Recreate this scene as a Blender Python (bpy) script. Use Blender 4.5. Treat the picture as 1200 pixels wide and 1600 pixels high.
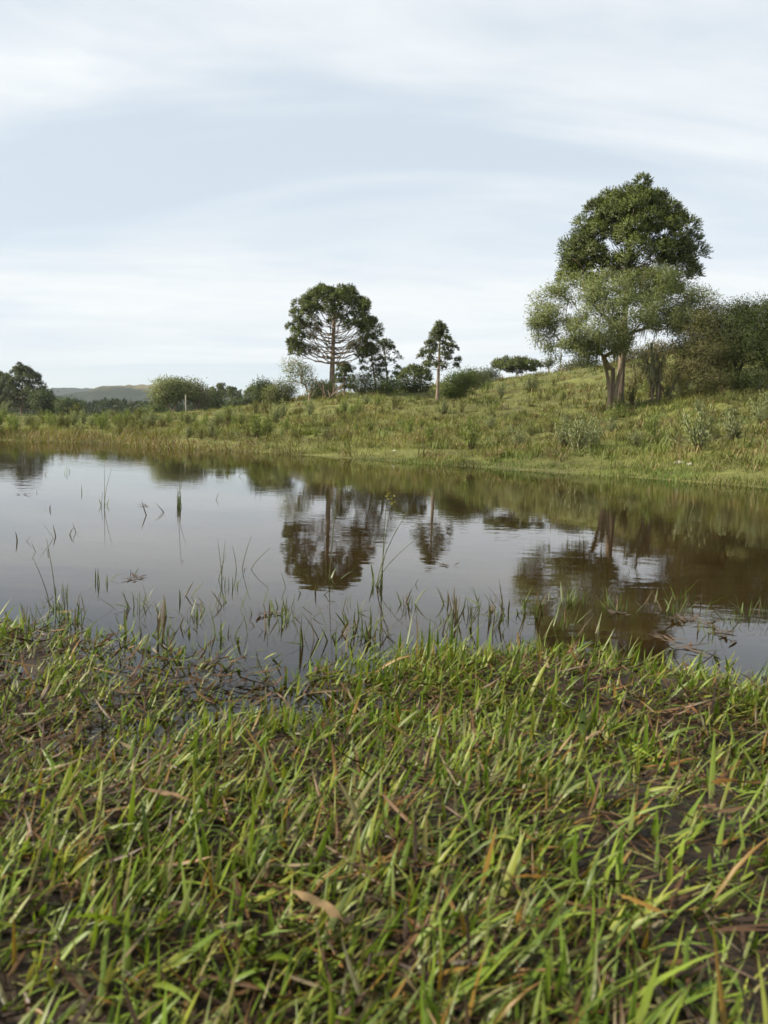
import bpy, math, random
import numpy as np
from mathutils import Matrix, Vector

for o in list(bpy.data.objects):
    bpy.data.objects.remove(o)
SC = bpy.context.scene
COL = SC.collection
R = np.random.default_rng(7)
rad = math.radians

# ------------------------------------------------------------------ camera
CAM_H, PITCH, ROLL, FPX = 0.42, rad(5.98), rad(2.1), 1600 * 26.0 / 36.0
cam_data = bpy.data.cameras.new('camera')
cam_data.sensor_fit = 'VERTICAL'
cam_data.sensor_height = 36.0
cam_data.sensor_width = 27.0
cam_data.lens = 26.0
cam_data.clip_start = 0.02
cam_data.clip_end = 20000
cam_data.dof.use_dof = True
cam_data.dof.focus_distance = 3.2
cam_data.dof.aperture_fstop = 9.0
cam = bpy.data.objects.new('camera', cam_data)
COL.objects.link(cam)
ROT = Matrix.Rotation(math.pi / 2 - PITCH, 3, 'X') @ Matrix.Rotation(ROLL, 3, 'Z')
cam.matrix_world = Matrix.Translation((0, 0, CAM_H)) @ ROT.to_4x4()
SC.camera = cam
ROTN = np.array(ROT)

# ------------------------------------------------------------------ sky and sun
SUN_ELEV, SUN_AZ = rad(38), rad(-106)         # azimuth measured from the view direction, clockwise
SUN_STRENGTH, SUN_ANGLE = 5.0, rad(2.0)
SKY_STRENGTH = 0.097
w = bpy.data.worlds.new('World')
SC.world = w
w.use_nodes = True
nt = w.node_tree
nt.nodes.clear()


def N(tree, kind, **kw):
    n = tree.nodes.new(kind)
    for k, v in kw.items():
        if k.startswith('i_'):
            n.inputs[k[2:].replace('_', ' ')].default_value = v
        else:
            setattr(n, k, v)
    return n


def ramp(tree, stops, interp='LINEAR'):
    n = tree.nodes.new('ShaderNodeValToRGB')
    n.color_ramp.interpolation = interp
    e = n.color_ramp.elements
    while len(e) < len(stops):
        e.new(0.5)
    for q, (p, c) in zip(e, stops):
        q.position = p
        q.color = (c[0], c[1], c[2], 1) if not isinstance(c, (int, float)) else (c, c, c, 1)
    return n


def build_sky():
    L = nt.links.new
    out = N(nt, 'ShaderNodeOutputWorld')
    bg = N(nt, 'ShaderNodeBackground', i_Strength=SKY_STRENGTH)
    sky = N(nt, 'ShaderNodeTexSky', sky_type='NISHITA', sun_disc=False)
    sky.sun_elevation = SUN_ELEV
    sky.sun_rotation = SUN_AZ
    sky.altitude = 900
    sky.air_density = 1.0
    sky.dust_density = 1.2
    tc = N(nt, 'ShaderNodeTexCoord')
    sep = N(nt, 'ShaderNodeSeparateXYZ')
    L(tc.outputs['Generated'], sep.inputs[0])
    zc = N(nt, 'ShaderNodeMath', operation='MAXIMUM'); zc.inputs[1].default_value = 0.0
    L(sep.outputs['Z'], zc.inputs[0])
    za = N(nt, 'ShaderNodeMath', operation='ADD'); za.inputs[1].default_value = 0.16
    L(zc.outputs[0], za.inputs[0])
    dx = N(nt, 'ShaderNodeMath', operation='DIVIDE'); L(sep.outputs['X'], dx.inputs[0]); L(za.outputs[0], dx.inputs[1])
    dy = N(nt, 'ShaderNodeMath', operation='DIVIDE'); L(sep.outputs['Y'], dy.inputs[0]); L(za.outputs[0], dy.inputs[1])
    cmb = N(nt, 'ShaderNodeCombineXYZ'); L(dx.outputs[0], cmb.inputs[0]); L(dy.outputs[0], cmb.inputs[1])
    mp = N(nt, 'ShaderNodeMapping')
    mp.inputs['Location'].default_value = (3.1, 1.35, 0)
    mp.inputs['Rotation'].default_value = (0, 0, rad(12))
    mp.inputs['Scale'].default_value = (0.5, 1.15, 1)
    L(cmb.outputs[0], mp.inputs[0])
    n1 = N(nt, 'ShaderNodeTexNoise', i_Scale=1.0, i_Detail=9.0, i_Roughness=0.52, i_Distortion=0.6)
    L(mp.outputs[0], n1.inputs['Vector'])
    r1 = ramp(nt, [(0.33, 0.0), (0.56, 1.0)], 'EASE')
    L(n1.outputs['Fac'], r1.inputs[0])
    n2 = N(nt, 'ShaderNodeTexNoise', i_Scale=2.3, i_Detail=7.0, i_Roughness=0.5)
    L(mp.outputs[0], n2.inputs['Vector'])
    # clear sky seen through a thin, even veil; thicker cloud above it
    veil = N(nt, 'ShaderNodeMix', data_type='RGBA')
    veil.inputs['Factor'].default_value = 0.75
    L(sky.outputs[0], veil.inputs['A'])
    veil.inputs['B'].default_value = (5.85, 6.5, 7.0, 1)
    cl = ramp(nt, [(0.3, (6.2, 6.6, 6.9)), (0.7, (7.1, 7.35, 7.45))])
    L(n2.outputs['Fac'], cl.inputs[0])
    hz = N(nt, 'ShaderNodeMapRange', interpolation_type='SMOOTHSTEP')
    hz.inputs['From Min'].default_value = .03; hz.inputs['From Max'].default_value = .11
    hz.inputs['To Min'].default_value = .25; hz.inputs['To Max'].default_value = 1.0
    L(sep.outputs['Z'], hz.inputs['Value'])
    n3 = N(nt, 'ShaderNodeTexNoise', i_Scale=6.0, i_Detail=8.0, i_Roughness=.6, i_Distortion=.8)
    L(mp.outputs[0], n3.inputs['Vector'])
    r3 = N(nt, 'ShaderNodeMapRange'); r3.inputs['From Min'].default_value = .3; r3.inputs['From Max'].default_value = .7
    r3.inputs['To Min'].default_value = .80; r3.inputs['To Max'].default_value = 1.12
    L(n3.outputs['Fac'], r3.inputs['Value'])
    hm = N(nt, 'ShaderNodeMath', operation='MULTIPLY'); L(r1.outputs[0], hm.inputs[0]); L(hz.outputs[0], hm.inputs[1])
    hm2 = N(nt, 'ShaderNodeMath', operation='MULTIPLY', use_clamp=True); L(hm.outputs[0], hm2.inputs[0]); L(r3.outputs[0], hm2.inputs[1])
    mx = N(nt, 'ShaderNodeMix', data_type='RGBA')
    L(hm2.outputs[0], mx.inputs['Factor'])
    L(veil.outputs['Result'], mx.inputs['A'])
    L(cl.outputs[0], mx.inputs['B'])
    L(mx.outputs['Result'], bg.inputs['Color'])
    L(bg.outputs[0], out.inputs[0])


build_sky()
sd_ = bpy.data.lights.new('sun', 'SUN')
sd_.energy = SUN_STRENGTH
sd_.angle = SUN_ANGLE
sd_.color = (1.0, 0.90, 0.72)
sun = bpy.data.objects.new('sun', sd_)
COL.objects.link(sun)
sdir = Vector((math.sin(SUN_AZ) * math.cos(SUN_ELEV), math.cos(SUN_AZ) * math.cos(SUN_ELEV), math.sin(SUN_ELEV)))
sun.rotation_euler = sdir.to_track_quat('Z', 'Y').to_euler()
SC.view_settings.view_transform = 'Standard'
SC.view_settings.look = 'None'
SC.view_settings.exposure = 0.52
SC.view_settings.gamma = 1.0
SC.render.engine = 'CYCLES'
SC.cycles.max_bounces = 8
SC.cycles.transparent_max_bounces = 12
SC.cycles.caustics_reflective = False
SC.cycles.caustics_refractive = False


# ------------------------------------------------------------------ pixel <-> place
def ray(px, py):
    d = ROTN @ np.array([(px - 600) / FPX, (800 - py) / FPX, -1.0])
    return d / np.linalg.norm(d)


def at(px, py, D):
    """the point D metres ahead that the photograph shows at (px, py)"""
    d = ray(px, py)
    return np.array([0, 0, CAM_H]) + d * (D / d[1])


def wp(px, py):
    """the point of the water surface seen at (px, py)"""
    d = ray(px, py)
    return np.array([0, 0, CAM_H]) - d * (CAM_H / d[2])


# ------------------------------------------------------------------ noise
def vnoise(x, y, seed=0):
    x = np.asarray(x, float); y = np.asarray(y, float)
    xi = np.floor(x).astype(np.int64); yi = np.floor(y).astype(np.int64)
    fx = x - xi; fy = y - yi
    fx = fx * fx * (3 - 2 * fx); fy = fy * fy * (3 - 2 * fy)

    def h(a, b):
        v = (a * 374761393 + b * 668265263 + seed * 974634777) & 0xffffffff
        v = ((v ^ (v >> 13)) * 1274126177) & 0xffffffff
        v = ((v ^ (v >> 16)) * 2246822519) & 0xffffffff
        return ((v ^ (v >> 15)) & 0xffff) / 65535.0
    a = h(xi, yi); b = h(xi + 1, yi); c = h(xi, yi + 1); d = h(xi + 1, yi + 1)
    return (a * (1 - fx) + b * fx) * (1 - fy) + (c * (1 - fx) + d * fx) * fy


def fbm(x, y, seed=0, oct=4):
    s = 0; a = 0.5; t = 0
    for k in range(oct):
        s = s + a * vnoise(x * 2 ** k, y * 2 ** k, seed + k * 17); t += a; a *= 0.5
    return s / t


def sstep(a, b, x):
    t = np.clip((x - a) / (b - a), 0, 1)
    return t * t * (3 - 2 * t)


# ------------------------------------------------------------------ terrain
far_shore = [(-420, 676), (-200, 681), (0, 688), (200, 694), (400, 706), (600, 720), (800, 734), (1000, 747), (1200, 763), (1420, 782)]
near_shore = [(1520, 900), (1420, 1040), (1200, 1075), (1060, 1052), (900, 1032), (760, 1036), (640, 1034), (540, 1052), (450, 1085), (330, 1045),
              (200, 1015), (60, 990), (-150, 960), (-420, 920)]
POND = np.array([wp(*p)[:2] for p in far_shore + near_shore])


def pond_sd(x, y):
    """signed distance to the pond's edge, positive on land"""
    x = np.asarray(x, float); y = np.asarray(y, float)
    best = np.full(x.shape, 1e9); inside = np.zeros(x.shape, bool)
    n = len(POND)
    for i in range(n):
        ax, ay = POND[i]; bx, by = POND[(i + 1) % n]
        ex, ey = bx - ax, by - ay
        t = np.clip(((x - ax) * ex + (y - ay) * ey) / (ex * ex + ey * ey), 0, 1)
        best = np.minimum(best, np.hypot(x - ax - t * ex, y - ay - t * ey))
        c = ((ay > y) != (by > y)) & (x < (bx - ax) * (y - ay) / (by - ay + 1e-12) + ax)
        inside ^= c
    return np.where(inside, -best, best)


CTRL = [at(*c) for c in [
    (960, 640, 24), (1130, 612, 22), (1250, 600, 22), (525, 620, 38.8), (683, 630, 31.5), (735, 702, 13.5), (905, 704, 12), (1090, 704, 11.5),
    (1250, 715, 10), (560, 690, 15.5), (300, 676, 20), (100, 672, 22), (-150, 668, 22),
    (800, 590, 58), (880, 582, 62), (1000, 562, 60), (1120, 535, 60), (1300, 520, 60), (700, 607, 56), (600, 613, 52), (450, 630, 52),
    (350, 642, 55), (270, 649, 62), (150, 654, 66), (0, 651, 78), (-200, 648, 78),
    (820, 640, 27), (820, 612, 38), (600, 652, 24), (1080, 655, 16.5), (420, 655, 30), (200, 661, 40), (0, 660, 40), (-200, 657, 40)]]
CTRL += [wp(*p) for p in far_shore]
CTRL = np.array(CTRL)


def tcoord(x, y):
    r = np.clip(np.hypot(x, y), 5, 80)
    az = np.clip(np.arctan2(x, y), -0.66, 0.66)
    return az * 3.0, np.log(r)


def _U(d2):
    return np.where(d2 > 1e-12, d2 * np.log(d2 + 1e-12), 0)


def tps_fit():
    a, l = tcoord(CTRL[:, 0], CTRL[:, 1])
    n = len(a)
    K = _U((a[:, None] - a) ** 2 + (l[:, None] - l) ** 2) + np.eye(n) * 0.02
    P = np.stack([np.ones(n), a, l], 1)
    A = np.zeros((n + 3, n + 3)); A[:n, :n] = K; A[:n, n:] = P; A[n:, :n] = P.T
    return np.linalg.solve(A, np.concatenate([CTRL[:, 2], np.zeros(3)])), a, l


TW, TA, TL = tps_fit()


def hill(x, y):
    a, l = tcoord(x, y)
    z = TW[len(TA)] + TW[len(TA) + 1] * a + TW[len(TA) + 2] * l
    for i in range(len(TA)):
        z = z + TW[i] * _U((a - TA[i]) ** 2 + (l - TL[i]) ** 2)
    return z


def ground_z(x, y):
    x = np.asarray(x, float); y = np.asarray(y, float)
    sd = pond_sd(x, y)
    r = np.hypot(x, y)
    az = np.arctan2(x, y)
    hz = hill(x, y)
    fade = 1 - sstep(85, 260, r)
    hz = hz * fade + (1 - fade) * 0.6
    bumps = (fbm(x * 1.3, y * 1.3, 3) - 0.5) * 0.34 * sstep(0.3, 4, sd) + (fbm(x * 0.22, y * 0.22, 5) - 0.5) * 0.5 * sstep(2, 12, sd)
    far = np.maximum(hz, 0.012 + 0.02 * np.clip(sd, 0, 6)) * sstep(-0.2, 1.5, sd) + bumps + 0.012 * sstep(0, .3, sd)
    hum = fbm(x * 5.5, y * 5.5, 11) - 0.5
    hum2 = fbm(x * 17, y * 17, 13, 3) - 0.5
    lift = 0.004 + 0.022 * sstep(-0.12, 0.1, az) + 0.012 * sstep(1.3, .7, r)
    near = lift * sstep(0, 0.18, sd) - .008 + hum * 0.05 + hum2 * 0.018
    k = sstep(2.8, 5.0, r) * sstep(-1.5, 2.5, y)
    out = near * (1 - k) + far * k
    bed = -0.33 * (1 - np.exp(np.minimum(sd, 0) / 1.6)) + (fbm(x * 3, y * 3, 21) - 0.5) * 0.05 * np.exp(sd / 1.5) * (1 - k) - 0.006
    return np.where(sd > 0, out, np.minimum(bed, 0.008))


def gz(x, y):
    return float(ground_z(np.array([x]), np.array([y]))[0])


# ------------------------------------------------------------------ mesh helpers
class MB:
    def __init__(s):
        s.v = []; s.t = []; s.q = []; s.c = []; s.nr = []; s.n = 0

    def add(s, V, T=None, Q=None, C=None, NR=None):
        s.nr.append(NR)
        V = np.asarray(V, np.float32).reshape(-1, 3)
        if T is not None and len(T): s.t.append(np.asarray(T, np.int64).reshape(-1, 3) + s.n)
        if Q is not None and len(Q): s.q.append(np.asarray(Q, np.int64).reshape(-1, 4) + s.n)
        if C is None: C = (0.5, 0.5, 0.5)
        C = np.asarray(C, np.float32)
        if C.ndim == 1: C = np.repeat(C[None], len(V), 0)
        s.v.append(V); s.c.append(C); s.n += len(V)

    def mesh(s, name, mat, smooth=True):
        V = np.concatenate(s.v); C = np.concatenate(s.c)
        T = np.concatenate(s.t) if s.t else np.zeros((0, 3), np.int64)
        Q = np.concatenate(s.q) if s.q else np.zeros((0, 4), np.int64)
        me = bpy.data.meshes.new(name)
        me.vertices.add(len(V)); me.vertices.foreach_set('co', V.ravel())
        nl = T.size + Q.size
        me.loops.add(nl)
        me.loops.foreach_set('vertex_index', np.concatenate([T.ravel(), Q.ravel()]).astype(np.int32))
        me.polygons.add(len(T) + len(Q))
        st = np.concatenate([np.arange(len(T)) * 3, T.size + np.arange(len(Q)) * 4]).astype(np.int32)
        me.polygons.foreach_set('loop_start', st)
        me.polygons.foreach_set('use_smooth', np.full(len(st), smooth))
        at_ = me.attributes.new('Col', 'FLOAT_COLOR', 'POINT')
        at_.data.foreach_set('color', np.concatenate([C, np.ones((len(C), 1), np.float32)], 1).astype(np.float32).ravel())
        me.update(calc_edges=True)
        if any(q is not None for q in s.nr):
            # foliage shades by the clump it belongs to, not leaf by leaf
            me.validate()
            vn = np.zeros((len(V), 3), np.float32)
            k = 0
            for q, vv in zip(s.nr, s.v):
                if q is not None: vn[k:k + len(vv)] = q
                k += len(vv)
            me.normals_split_custom_set_from_vertices(vn.tolist())
        if mat: me.materials.append(mat)
        return me

    def build(s, name, mat, parent=None, loc=None, smooth=True):
        o = bpy.data.objects.new(name, s.mesh(name, mat, smooth))
        COL.objects.link(o)
        if parent: o.parent = parent
        if loc is not None: o.location = [float(q) for q in loc]
        return o


def tag(o, label=None, cat=None, group=None, kind=None):
    if label: o['label'] = label
    if cat: o['category'] = cat
    if group: o['group'] = group
    if kind: o['kind'] = kind
    return o


def thing(name, loc, label, cat, group=None, rz=0.0, scale=1.0):
    o = bpy.data.objects.new(name, None)
    COL.objects.link(o)
    o.location = [float(q) for q in loc]
    o.rotation_euler = (0, 0, rz)
    o.scale = (scale, scale, scale)
    return tag(o, label, cat, group)


def copy_tree(o, parent=None):
    c = o.copy()
    COL.objects.link(c)
    c.parent = parent
    for ch in list(o.children):
        copy_tree(ch, c)
    return c


def norm(v):
    return v / np.maximum(np.linalg.norm(v, axis=-1, keepdims=True), 1e-9)


def tube(mb, path, radii, n=6, col=(.1, .08, .06), cap=True):
    path = np.asarray(path, float); radii = np.asarray(radii, float)
    k = len(path)
    t = norm(np.gradient(path, axis=0))
    ref = np.array([0.31, 0.17, 0.93]) if abs(t[:, 2]).mean() < 0.8 else np.array([1.0, 0.1, 0.05])
    s = norm(np.cross(t, ref)); u = np.cross(t, s)
    a = np.arange(n) * 2 * math.pi / n
    V = path[:, None] + radii[:, None, None] * (np.cos(a)[None, :, None] * s[:, None] + np.sin(a)[None, :, None] * u[:, None])
    i = np.arange(k - 1)[:, None]; j = np.arange(n)[None]
    Q = np.stack([i * n + j, i * n + (j + 1) % n, (i + 1) * n + (j + 1) % n, (i + 1) * n + j], -1).reshape(-1, 4)
    V = V.reshape(-1, 3); T = []
    if cap:
        V = np.concatenate([V, path[-1:] + t[-1:] * radii[-1] * .5])
        T = [((k - 1) * n + q, (k - 1) * n + (q + 1) % n, k * n) for q in range(n)]
    mb.add(V, T, Q, col)


def blades(mb, P, az, th0, bend, length, width, col, levels=4, fold=0.0, twist=None, tipcol=None, basecol=None, profile=0.55):
    """grass blades: strips that leave the ground at angle th0 from the vertical and bend on by `bend`"""
    n = len(P)
    P = np.asarray(P, float)
    b = lambda v: np.broadcast_to(np.asarray(v, float), (n,))
    az, th0, bend, length, width = map(b, (az, th0, bend, length, width))
    twist = b(0 if twist is None else twist)
    col = np.broadcast_to(np.asarray(col, float), (n, 3))
    h = np.stack([np.cos(az), np.sin(az), np.zeros(n)], 1)
    s0 = np.stack([-np.sin(az), np.cos(az), np.zeros(n)], 1)
    up = np.array([0, 0, 1.0])
    pos = P.copy(); rows = []; cols = []
    ts = np.linspace(0, 1, levels)
    per = 3 if fold else 2
    for i, t in enumerate(ts):
        th = th0 + bend * t
        tan = h * np.sin(th)[:, None] + up * np.cos(th)[:, None]
        if i: pos = pos + tan * (length / (levels - 1))[:, None]
        nor = np.cross(tan, s0)
        tw = twist * t
        s = s0 * np.cos(tw)[:, None] + nor * np.sin(tw)[:, None]
        nr = np.cross(tan, s)
        wd = width * 0.5 * (np.minimum(1, (0.45 + 1.6 * t)) * (1 - max(0, (t - profile) / (1 - profile)) ** 1.6) + 0.02)
        c = col
        if basecol is not None:
            k = max(0, 1 - t * 2.6)
            c = col * (1 - k) + np.asarray(basecol) * k
        if tipcol is not None:
            k = max(0, (t - .6) / .4)
            c = c * (1 - k) + np.asarray(tipcol) * k
        l = pos - s * wd[:, None]; r_ = pos + s * wd[:, None]
        if fold:
            m = pos + nr * (wd * fold)[:, None]
            rows += [l, m, r_]; cols += [c] * 3
        else:
            rows += [l, r_]; cols += [c] * 2
    V = np.stack(rows, 1)
    m = levels * per
    Cc = np.stack(cols, 1)
    idx = (np.arange(n) * m)[:, None]
    Q = []
    for i in range(levels - 1):
        for j in range(per - 1):
            Q.append(np.stack([idx[:, 0] + i * per + j, idx[:, 0] + i * per + j + 1, idx[:, 0] + (i + 1) * per + j + 1, idx[:, 0] + (i + 1) * per + j], 1))
    mb.add(V.reshape(-1, 3), None, np.concatenate(Q), Cc.reshape(-1, 3))


def leaves(mb, P, D, length, width, col, rng=R, NR=None, single=False):
    """small pointed leaves (two triangles, folded on the midrib) at P pointing along D"""
    n = len(P)
    D = norm(D)
    s = norm(np.cross(D, rng.normal(size=(n, 3)) if NR is None else NR + rng.normal(size=(n, 3)) * .55))
    nn = np.cross(D, s)
    L = np.broadcast_to(np.asarray(length, float), (n,))[:, None]; W = np.broadcast_to(np.asarray(width, float), (n,))[:, None]
    base = P; tip = P + D * L
    mid = P + D * L * .45
    a = mid + s * W * .5 + nn * W * .15; b_ = mid - s * W * .5 + nn * W * .15
    if NR is not None:
        # half the clump's outward direction, half the leaf's own
        own = np.where((nn * NR).sum(1, keepdims=True) < 0, -nn, nn)
        NR = norm(NR + .45 * own)
    if single:
        V = np.stack([base - s * W * .5, base + s * W * .5, tip], 1).reshape(-1, 3)
        T = np.arange(3 * n).reshape(-1, 3)
        if NR is not None:
            fl = (np.cross(2 * s, D) * NR).sum(1) < 0
            T[fl] = T[fl][:, ::-1]
        mb.add(V, T, None, np.repeat(np.broadcast_to(np.asarray(col, float), (n, 3)), 3, 0), None if NR is None else np.repeat(NR, 3, 0))
        return
    V = np.stack([base, a, tip, b_], 1).reshape(-1, 3)
    i = np.arange(n)[:, None] * 4
    T1 = np.concatenate([i, i + 1, i + 2], 1); T2 = np.concatenate([i, i + 2, i + 3], 1)
    if NR is not None:
        fl = (np.cross(s, D) * NR).sum(1) < 0
        T1[fl] = T1[fl][:, ::-1]; T2[fl] = T2[fl][:, ::-1]
    T = np.concatenate([T1, T2])
    C = np.repeat(np.broadcast_to(np.asarray(col, float), (n, 3)), 4, 0)
    mb.add(V, T, None, C, None if NR is None else np.repeat(NR, 4, 0))


# ------------------------------------------------------------------ materials
def mat_new(name):
    m = bpy.data.materials.new(name)
    m.use_nodes = True
    m.node_tree.nodes.clear()
    return m, m.node_tree, m.node_tree.links.new


def mat_leaf(name, trans=0.3, rough=0.5, spec=0.4, vary=0.25, scale=3.0):
    m, t, L = mat_new(name)
    out = N(t, 'ShaderNodeOutputMaterial')
    a = N(t, 'ShaderNodeAttribute', attribute_name='Col')
    g = N(t, 'ShaderNodeNewGeometry')
    nz = N(t, 'ShaderNodeTexNoise', i_Scale=scale, i_Detail=3.0)
    L(g.outputs['Position'], nz.inputs['Vector'])
    mr = N(t, 'ShaderNodeMapRange'); mr.inputs['From Min'].default_value = .3; mr.inputs['From Max'].default_value = .7
    mr.inputs['To Min'].default_value = 1 - vary; mr.inputs['To Max'].default_value = 1 + vary
    L(nz.outputs['Fac'], mr.inputs['Value'])
    mul = N(t, 'ShaderNodeVectorMath', operation='SCALE')
    L(a.outputs['Color'], mul.inputs[0]); L(mr.outputs[0], mul.inputs['Scale'])
    p = N(t, 'ShaderNodeBsdfPrincipled', i_Roughness=rough)
    p.inputs['Specular IOR Level'].default_value = spec
    L(mul.outputs[0], p.inputs['Base Color'])
    tr = N(t, 'ShaderNodeBsdfTranslucent')
    tc = N(t, 'ShaderNodeVectorMath', operation='MULTIPLY'); tc.inputs[1].default_value = (1.25, 1.35, .55)
    L(mul.outputs[0], tc.inputs[0]); L(tc.outputs[0], tr.inputs['Color'])
    mx = N(t, 'ShaderNodeMixShader'); mx.inputs[0].default_value = trans
    L(p.outputs[0], mx.inputs[1]); L(tr.outputs[0], mx.inputs[2]); L(mx.outputs[0], out.inputs[0])
    return m


def mat_bark(name, c1, c2, scale=14.0, stretch=0.25):
    m, t, L = mat_new(name)
    out = N(t, 'ShaderNodeOutputMaterial')
    tc = N(t, 'ShaderNodeTexCoord')
    mp = N(t, 'ShaderNodeMapping'); mp.inputs['Scale'].default_value = (1, 1, stretch)
    L(tc.outputs['Object'], mp.inputs[0])
    nz = N(t, 'ShaderNodeTexNoise', i_Scale=scale, i_Detail=6.0, i_Roughness=.65)
    L(mp.outputs[0], nz.inputs['Vector'])
    r = ramp(t, [(.32, c1), (.68, c2)])
    L(nz.outputs['Fac'], r.inputs[0])
    p = N(t, 'ShaderNodeBsdfPrincipled', i_Roughness=.9)
    p.inputs['Specular IOR Level'].default_value = .15
    L(r.outputs[0], p.inputs['Base Color'])
    b = N(t, 'ShaderNodeBump', i_Strength=.6, i_Distance=.03)
    L(nz.outputs['Fac'], b.inputs['Height']); L(b.outputs[0], p.inputs['Normal'])
    L(p.outputs[0], out.inputs[0])
    return m


def mat_ground():
    m, t, L = mat_new('ground')
    out = N(t, 'ShaderNodeOutputMaterial')
    g = N(t, 'ShaderNodeNewGeometry')
    a = N(t, 'ShaderNodeAttribute', attribute_name='Col')
    n1 = N(t, 'ShaderNodeTexNoise', i_Scale=1.6, i_Detail=8.0, i_Roughness=.65)
    n2 = N(t, 'ShaderNodeTexNoise', i_Scale=55.0, i_Detail=6.0, i_Roughness=.7)
    n3 = N(t, 'ShaderNodeTexNoise', i_Scale=.35, i_Detail=6.0, i_Roughness=.6)
    for n in (n1, n2, n3): L(g.outputs['Position'], n.inputs['Vector'])
    mud = ramp(t, [(.3, (.012, .007, .004)), (.55, (.03, .018, .009)), (.75, (.055, .036, .018))])
    L(n2.outputs['Fac'], mud.inputs[0])
    turf = ramp(t, [(.32, (.055, .048, .018)), (.46, (.10, .105, .028)), (.60, (.14, .15, .04)), (.75, (.18, .155, .06))])
    L(n1.outputs['Fac'], turf.inputs[0])
    turf2 = ramp(t, [(.38, (.75, .72, .7)), (.62, (1.15, 1.15, 1.1))])
    L(n3.outputs['Fac'], turf2.inputs[0])
    tm = N(t, 'ShaderNodeMix', data_type='RGBA', blend_type='MULTIPLY'); tm.inputs['Factor'].default_value = 1
    L(turf.outputs[0], tm.inputs['A']); L(turf2.outputs[0], tm.inputs['B'])
    sx = N(t, 'ShaderNodeSeparateColor'); L(a.outputs['Color'], sx.inputs[0])
    mx = N(t, 'ShaderNodeMix', data_type='RGBA')
    bed = ramp(t, [(.35, (.11, .066, .028)), (.65, (.21, .135, .062))])
    L(n1.outputs['Fac'], bed.inputs[0])
    mb_ = N(t, 'ShaderNodeMix', data_type='RGBA')
    L(sx.outputs[1], mb_.inputs['Factor']); L(mud.outputs[0], mb_.inputs['A']); L(bed.outputs[0], mb_.inputs['B'])
    L(sx.outputs[0], mx.inputs['Factor']); L(mb_.outputs['Result'], mx.inputs['A']); L(tm.outputs['Result'], mx.inputs['B'])
    p = N(t, 'ShaderNodeBsdfPrincipled')
    L(mx.outputs['Result'], p.inputs['Base Color'])
    rr = N(t, 'ShaderNodeMapRange'); rr.inputs['To Min'].default_value = .55; rr.inputs['To Max'].default_value = .95
    L(sx.outputs[0], rr.inputs['Value']); L(rr.outputs[0], p.inputs['Roughness'])
    p.inputs['Specular IOR Level'].default_value = .3
    b = N(t, 'ShaderNodeBump', i_Strength=.5, i_Distance=.01)
    L(n2.outputs['Fac'], b.inputs['Height']); L(b.outputs[0], p.inputs['Normal'])
    L(p.outputs[0], out.inputs[0])
    return m


def mat_water():
    m, t, L = mat_new('pond_water')
    out = N(t, 'ShaderNodeOutputMaterial')
    g = N(t, 'ShaderNodeNewGeometry')
    mp = N(t, 'ShaderNodeMapping'); mp.inputs['Scale'].default_value = (.8, 1.5, 1)
    L(g.outputs['Position'], mp.inputs[0])
    n1 = N(t, 'ShaderNodeTexNoise', i_Scale=7.0, i_Detail=3.0, i_Roughness=.5)
    n2 = N(t, 'ShaderNodeTexNoise', i_Scale=.5, i_Detail=3.0)
    L(mp.outputs[0], n1.inputs['Vector']); L(g.outputs['Position'], n2.inputs['Vector'])
    r = ramp(t, [(.40, .18), (.64, 1.0)])
    L(n2.outputs['Fac'], r.inputs[0])
    hm = N(t, 'ShaderNodeMath', operation='MULTIPLY'); L(n1.outputs['Fac'], hm.inputs[0]); L(r.outputs[0], hm.inputs[1])
    b = N(t, 'ShaderNodeBump', i_Strength=1.0, i_Distance=.0011)
    L(hm.outputs[0], b.inputs['Height'])
    fr = N(t, 'ShaderNodeFresnel', i_IOR=1.36); L(b.outputs[0], fr.inputs['Normal'])
    gl = N(t, 'ShaderNodeBsdfGlossy', i_Roughness=.015); gl.inputs['Color'].default_value = (.95, .96, .97, 1); L(b.outputs[0], gl.inputs['Normal'])
    tr = N(t, 'ShaderNodeBsdfTransparent'); tr.inputs['Color'].default_value = (.80, .66, .44, 1)
    df = N(t, 'ShaderNodeBsdfDiffuse'); df.inputs['Color'].default_value = (.13, .10, .05, 1)     # silt in the water
    mk = N(t, 'ShaderNodeMixShader'); mk.inputs[0].default_value = .04; L(tr.outputs[0], mk.inputs[1]); L(df.outputs[0], mk.inputs[2])
    mx = N(t, 'ShaderNodeMixShader'); L(fr.outputs[0], mx.inputs[0]); L(mk.outputs[0], mx.inputs[1]); L(gl.outputs[0], mx.inputs[2])
    L(mx.outputs[0], out.inputs[0])
    return m


def mat_hill(name, stops, scale, zk=0.0, z0=0.0):
    m, t, L = mat_new(name)
    out = N(t, 'ShaderNodeOutputMaterial')
    g = N(t, 'ShaderNodeNewGeometry')
    nz = N(t, 'ShaderNodeTexNoise', i_Scale=scale, i_Detail=8.0, i_Roughness=.6)
    L(g.outputs['Position'], nz.inputs['Vector'])
    r = ramp(t, stops)
    sp = N(t, 'ShaderNodeSeparateXYZ'); L(g.outputs['Position'], sp.inputs[0])
    ma = N(t, 'ShaderNodeMath', operation='MULTIPLY_ADD'); ma.inputs[1].default_value = zk; ma.inputs[2].default_value = -z0 * zk
    L(sp.outputs['Z'], ma.inputs[0])
    ad = N(t, 'ShaderNodeMath', operation='ADD'); L(ma.outputs[0], ad.inputs[0]); L(nz.outputs['Fac'], ad.inputs[1])
    L(ad.outputs[0], r.inputs[0])
    p = N(t, 'ShaderNodeBsdfPrincipled', i_Roughness=.95); p.inputs['Specular IOR Level'].default_value = .1
    L(r.outputs[0], p.inputs['Base Color']); L(p.outputs[0], out.inputs[0])
    return m


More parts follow.
